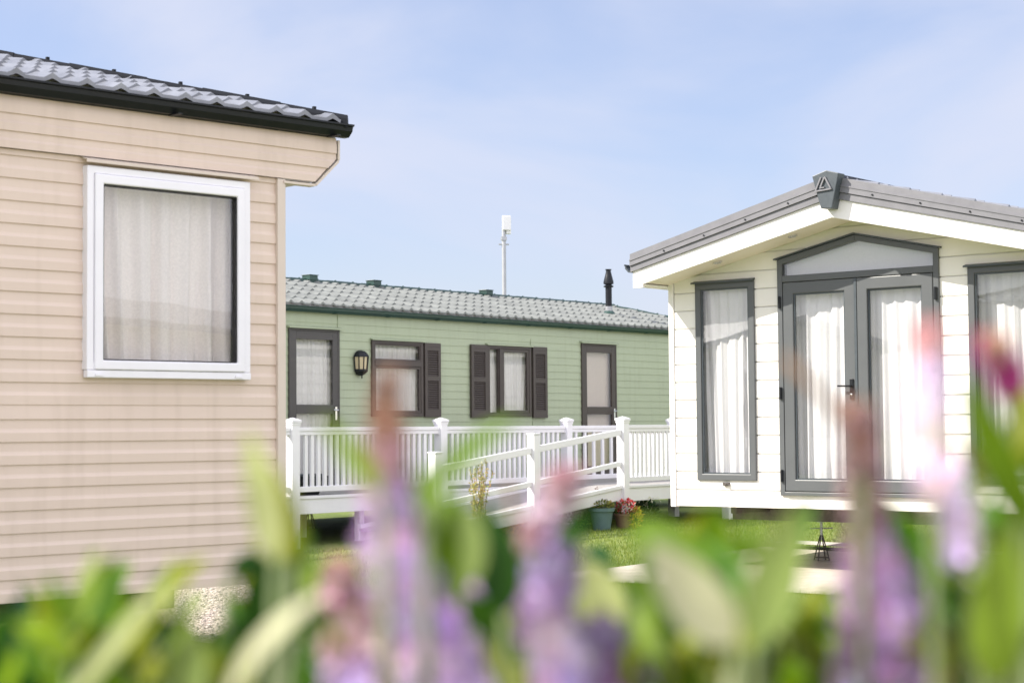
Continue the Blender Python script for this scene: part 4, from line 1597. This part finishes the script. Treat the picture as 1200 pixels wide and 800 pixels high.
def stalk(i, p, mbs, r0=.0022):
    p = loc(i, p)
    b = Vector((p.x * .35 + r.uniform(-.02, .02), p.y * .35 + r.uniform(-.02, .02), 0))
    m_ = b.lerp(p, .6) + Vector((r.uniform(-.015, .015), r.uniform(-.015, .015), 0))
    mbs.tube([b, b.lerp(m_, .5), m_, m_.lerp(p, .6), p], [r0 * 1.7, r0 * 1.5, r0 * 1.3, r0 * 1.1, r0], 6)


CAMW = CAM.copy()
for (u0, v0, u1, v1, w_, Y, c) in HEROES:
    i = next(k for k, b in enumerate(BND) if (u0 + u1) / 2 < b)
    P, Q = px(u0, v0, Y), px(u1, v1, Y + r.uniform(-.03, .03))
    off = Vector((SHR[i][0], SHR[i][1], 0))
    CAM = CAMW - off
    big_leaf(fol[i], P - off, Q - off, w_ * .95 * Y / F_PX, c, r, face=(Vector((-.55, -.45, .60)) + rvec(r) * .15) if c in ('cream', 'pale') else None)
    CAM = CAMW
    stalk(i, P, stm[i])
# lower foliage of each shrub: whorls of leaves along upright stems, down to the ground
for i, (X, Y, lab) in enumerate(SHR):
    off = Vector((X, Y, 0))
    us = [0] + BND[:4] + [1200]
    for k in range(30):
        u = r.uniform(us[i] - 20, us[i + 1] + 20)
        Yd = r.uniform(.78, 1.25)
        vtop = r.uniform(735, 860) if Yd < 1 else r.uniform(715, 830)
        top = at(u, vtop, Yd)
        stalk(i, top, stm[i], .0018)
        for j in range(10):
            t = j * .02 + r.uniform(0, .012)
            p = top - off - Vector((0, 0, t + .0))
            th = r.uniform(0, 6.283)
            d = Vector((math.cos(th), math.sin(th), r.uniform(.3, 1.2))).normalized()
            L = r.uniform(.030, .05)
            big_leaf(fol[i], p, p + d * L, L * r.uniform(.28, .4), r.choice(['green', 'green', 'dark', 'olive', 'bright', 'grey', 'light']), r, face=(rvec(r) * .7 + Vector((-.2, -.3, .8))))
        for j in range(16):
            t = .2 + j * .055
            if t > top.z - .1: break
            b = Vector(((top - off).x * (.35 + .65 * (1 - t / top.z)), (top - off).y * (.35 + .65 * (1 - t / top.z)), top.z - t))
            th = r.uniform(0, 6.283)
            d = Vector((math.cos(th), math.sin(th), r.uniform(.2, .9))).normalized()
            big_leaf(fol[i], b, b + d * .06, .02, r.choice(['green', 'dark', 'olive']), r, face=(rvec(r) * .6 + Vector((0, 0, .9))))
SHOOTS = [(20, 705), (62, 716), (118, 662), (150, 705), (192, 690), (306, 640), (342, 632), (372, 664), (398, 720), (520, 600), (562, 612), (592, 640), (612, 740), (700, 690), (760, 640), (800, 622), (836, 612),
          (872, 622), (906, 640), (935, 720), (1046, 622), (1090, 652), (1120, 640), (1152, 596), (1186, 560), (1200, 640), (84, 700), (240, 755), (280, 760), (780, 700), (850, 690), (1000, 740), (1070, 720), (1165, 690)]
for (u, v) in SHOOTS:
    i = next(k for k, b in enumerate(BND) if u < b)
    off = Vector((SHR[i][0], SHR[i][1], 0))
    Yd = r.uniform(.72, 1.0)
    top = at(u, v + 40, Yd) - off
    stalk(i, top + off, stm[i], .0016)
    CAM = CAMW - off
    th0 = r.uniform(0, 3.14)
    for j in range(7):
        for q in (0, 1):
            th = th0 + 1.57 * (j % 2) + 3.14 * q + r.uniform(-.3, .3)
            rise = 2.2 if j == 0 else r.uniform(.5, 1.5)
            d = Vector((math.cos(th), math.sin(th), rise)).normalized()
            L_ = r.uniform(.026, .042) * (.8 if j == 0 else 1)
            p = top - Vector((0, 0, .013 * j))
            big_leaf(fol[i], p, p + d * L_, L_ * r.uniform(.26, .36), r.choice(['green', 'green', 'bright', 'dark', 'yellow', 'light', 'olive', 'dark'] if j > 1 else ['bright', 'yellow', 'light', 'green']), r, face=(rvec(r) * .6 + Vector((-.3, -.3, .8))))
    CAM = CAMW
for i, path in TOPS:
    pts = []
    for (u, v, hw, Y, c) in path:
        pts.append((loc(i, px(u, v, Y)), hw * (.85 if 'pale' in c else 1.02) * Y / F_PX, c))
    mb = MB()
    spike(mb, pts, r, .45 if path[-1][4] == 'pale' and i == 4 else 1.0)
    for (q0, w0, c0), (q1, w1, c1) in zip(pts, pts[1:]):         # dense inner florets of the spike
        mb.c = tuple(x * .85 for x in FC[c1][0])
        kk = .25 if 'pale' in (c0, c1) else .5
        mb.tube([q0, q1], [w0 * kk, w1 * kk], 8)
    o = mb.build('flower_spike', M['petal'], roots[i])
    u, v, hw, Y, c = path[-1]
    stalk(i, px(u, v, Y), stm[i], .002)
tw = {}
for i, path, Y, hw in TWIGS:
    mb = MB()
    mb.tube([loc(i, px(u, v, Y)) for u, v in path], [hw * Y / F_PX * .6] * len(path), 6)
    mb.build('twig', M['twig'], roots[i], True)
    if i == 2 or path[-1][1] > 540:
        stalk(i, px(*path[-1], Y), stm[i], .0018)
for i in range(5):
    fol[i].build('foliage', M['hebe'], roots[i], True)
    stm[i].build('stem', M['stem'], roots[i], True)

# =================================================================== homes and hedge beside the view, seen only as reflections
def plain_home(loc_, rz, label, m, W, Ln, zE):
    e = empty('holiday_home', loc_, rz, label, 'holiday home', 'holiday homes')
    mb = MB()
    kk = profile(.5, zE, .17, 'lap', .5)
    siding(mb, kk, 0, W, .5, zE, [(W * .2, W * .42, 1.1, zE - .3), (W * .58, W * .8, 1.1, zE - .3)], )
    siding(mb, kk, 0, Ln, .5, zE, (), lambda a, o, z: (-o, a, z))
    siding(mb, kk, 0, Ln, .5, zE, (), lambda a, o, z: (W + o, a, z))
    siding(mb, kk, 0, W, .5, zE, (), lambda a, o, z: (a, Ln + o, z))
    mb.add([(0, 0, zE), (W, 0, zE), (W / 2, 0, zE + W * .13)], [(0, 1, 2)])
    mb.build('wall', m, e)
    mb = MB()
    shell(mb, .03, W - .03, .05, Ln - .03, .52, zE - .02)
    mb.build('lining', M['dark_int'], e)
    mb = MB()
    for s in (-1, 1):
        x0, x1 = W / 2, W / 2 + s * (W / 2 + .25)
        z0_, z1_ = zE + W * .13 + .02, zE - .045
        mb.prism([(x0, z0_), (x1, z1_), (x1, z1_ + .1), (x0, z0_ + .1)], lambda q: (q[0], -.4, q[1]), lambda q: (q[0], Ln + .3, q[1]))
    mb.build('roof', M['slate'], e)
    for x0, x1 in ((W * .2, W * .42), (W * .58, W * .8)):
        mb = MB()
        frame_rect(mb, x0, x1, 1.1, zE - .3, .06, -.03, .03)
        w_ = mb.build('window', M['white_pvc'], e)
        pane(w_, x0 + .05, x1 - .05, 1.15, zE - .35, .01)
    return e


plain_home((-17.5, 19.5, 0), 60, 'pale green holiday home beyond the cream home, mirrored in the white home windows', M['green'], 4.0, 11, 2.75)
plain_home((-13.0, 9.0, 0), 78, 'white holiday home mirrored in the double doors', M['white'], 3.8, 11, 2.75)
plain_home((12.5, 3.8, 0), -75, 'white gabled holiday home mirrored in the cream home window', M['white'], 3.9, 11, 2.8)

# =================================================================== light
SUN = Vector((-.610, -.082, .51)).normalized()
el = math.asin(SUN.z)
az = math.atan2(SUN.x, SUN.y)
sd = bpy.data.lights.new('sun', 'SUN')
sd.energy = 4.4
sd.angle = R(.53)
sd.color = (1.0, .93, .83)
so = bpy.data.objects.new('sun', sd)
col.objects.link(so)
so.rotation_euler = SUN.to_track_quat('Z', 'Y').to_euler()
so.location = SUN * 50

wd = bpy.data.worlds.new('World')
scn.world = wd
wd.use_nodes = True
nt = wd.node_tree
N, L = nt.nodes, nt.links
bg = N['Background']
sky = N.new('ShaderNodeTexSky')
sky.sky_type = 'NISHITA'
sky.sun_disc = False
sky.sun_elevation = el
sky.sun_rotation = az % (2 * math.pi)
sky.air_density = 1.0
sky.dust_density = 1.0
sky.ozone_density = 1.6
tc = N.new('ShaderNodeTexCoord')
mp = N.new('ShaderNodeMapping')
mp.inputs['Scale'].default_value = (2.2, 2.2, 5.0)
mp.inputs['Location'].default_value = (3.1, 1.7, .4)
L.new(tc.outputs['Generated'], mp.inputs[0])
no = N.new('ShaderNodeTexNoise')
no.inputs['Scale'].default_value = 1.7
no.inputs['Detail'].default_value = 7
no.inputs['Roughness'].default_value = .5
no.inputs['Distortion'].default_value = .4
L.new(mp.outputs[0], no.inputs['Vector'])
mr = N.new('ShaderNodeMapRange')
mr.interpolation_type = 'SMOOTHSTEP'
mr.inputs[1].default_value, mr.inputs[2].default_value = .36, .66
mr.inputs[3].default_value, mr.inputs[4].default_value = .30, .88
L.new(no.outputs['Fac'], mr.inputs[0])
mx = N.new('ShaderNodeMix')
mx.data_type = 'RGBA'
L.new(mr.outputs[0], mx.inputs[0])
sg = N.new('ShaderNodeMix')
sg.data_type = 'RGBA'
sg.blend_type = 'MULTIPLY'
sg.inputs[0].default_value = 1
sg.inputs[7].default_value = (.86, .83, .95, 1)
L.new(sky.outputs[0], sg.inputs[6])
L.new(sg.outputs[2], mx.inputs[6])
mx.inputs[7].default_value = (3.75, 3.95, 4.75, 1)
dt = N.new('ShaderNodeVectorMath')                # unseen bright cloud added behind the viewer and overhead to lift shaded walls
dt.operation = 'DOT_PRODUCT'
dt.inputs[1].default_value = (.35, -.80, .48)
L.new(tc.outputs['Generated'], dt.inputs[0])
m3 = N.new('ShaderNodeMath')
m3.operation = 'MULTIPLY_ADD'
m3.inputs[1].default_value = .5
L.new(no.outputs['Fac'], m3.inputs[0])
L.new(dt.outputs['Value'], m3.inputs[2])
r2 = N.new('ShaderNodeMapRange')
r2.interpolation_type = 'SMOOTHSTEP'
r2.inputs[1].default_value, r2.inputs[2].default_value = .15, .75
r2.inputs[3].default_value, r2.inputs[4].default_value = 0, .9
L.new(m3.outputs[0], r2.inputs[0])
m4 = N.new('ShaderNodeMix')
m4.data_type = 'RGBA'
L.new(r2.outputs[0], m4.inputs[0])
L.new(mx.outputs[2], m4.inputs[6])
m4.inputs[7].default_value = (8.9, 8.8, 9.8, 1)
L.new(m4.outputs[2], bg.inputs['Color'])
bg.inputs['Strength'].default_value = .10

scn.view_settings.view_transform = 'Standard'
scn.view_settings.look = 'None'
scn.view_settings.gamma = 1
scn.view_settings.exposure = 1.0
scn.render.engine = 'CYCLES'
scn.cycles.use_denoising = True
scn.cycles.max_bounces = 8
scn.cycles.transparent_max_bounces = 12
scn.cycles.caustics_reflective = False
scn.cycles.caustics_refractive = False
scn.cycles.sample_clamp_indirect = 8
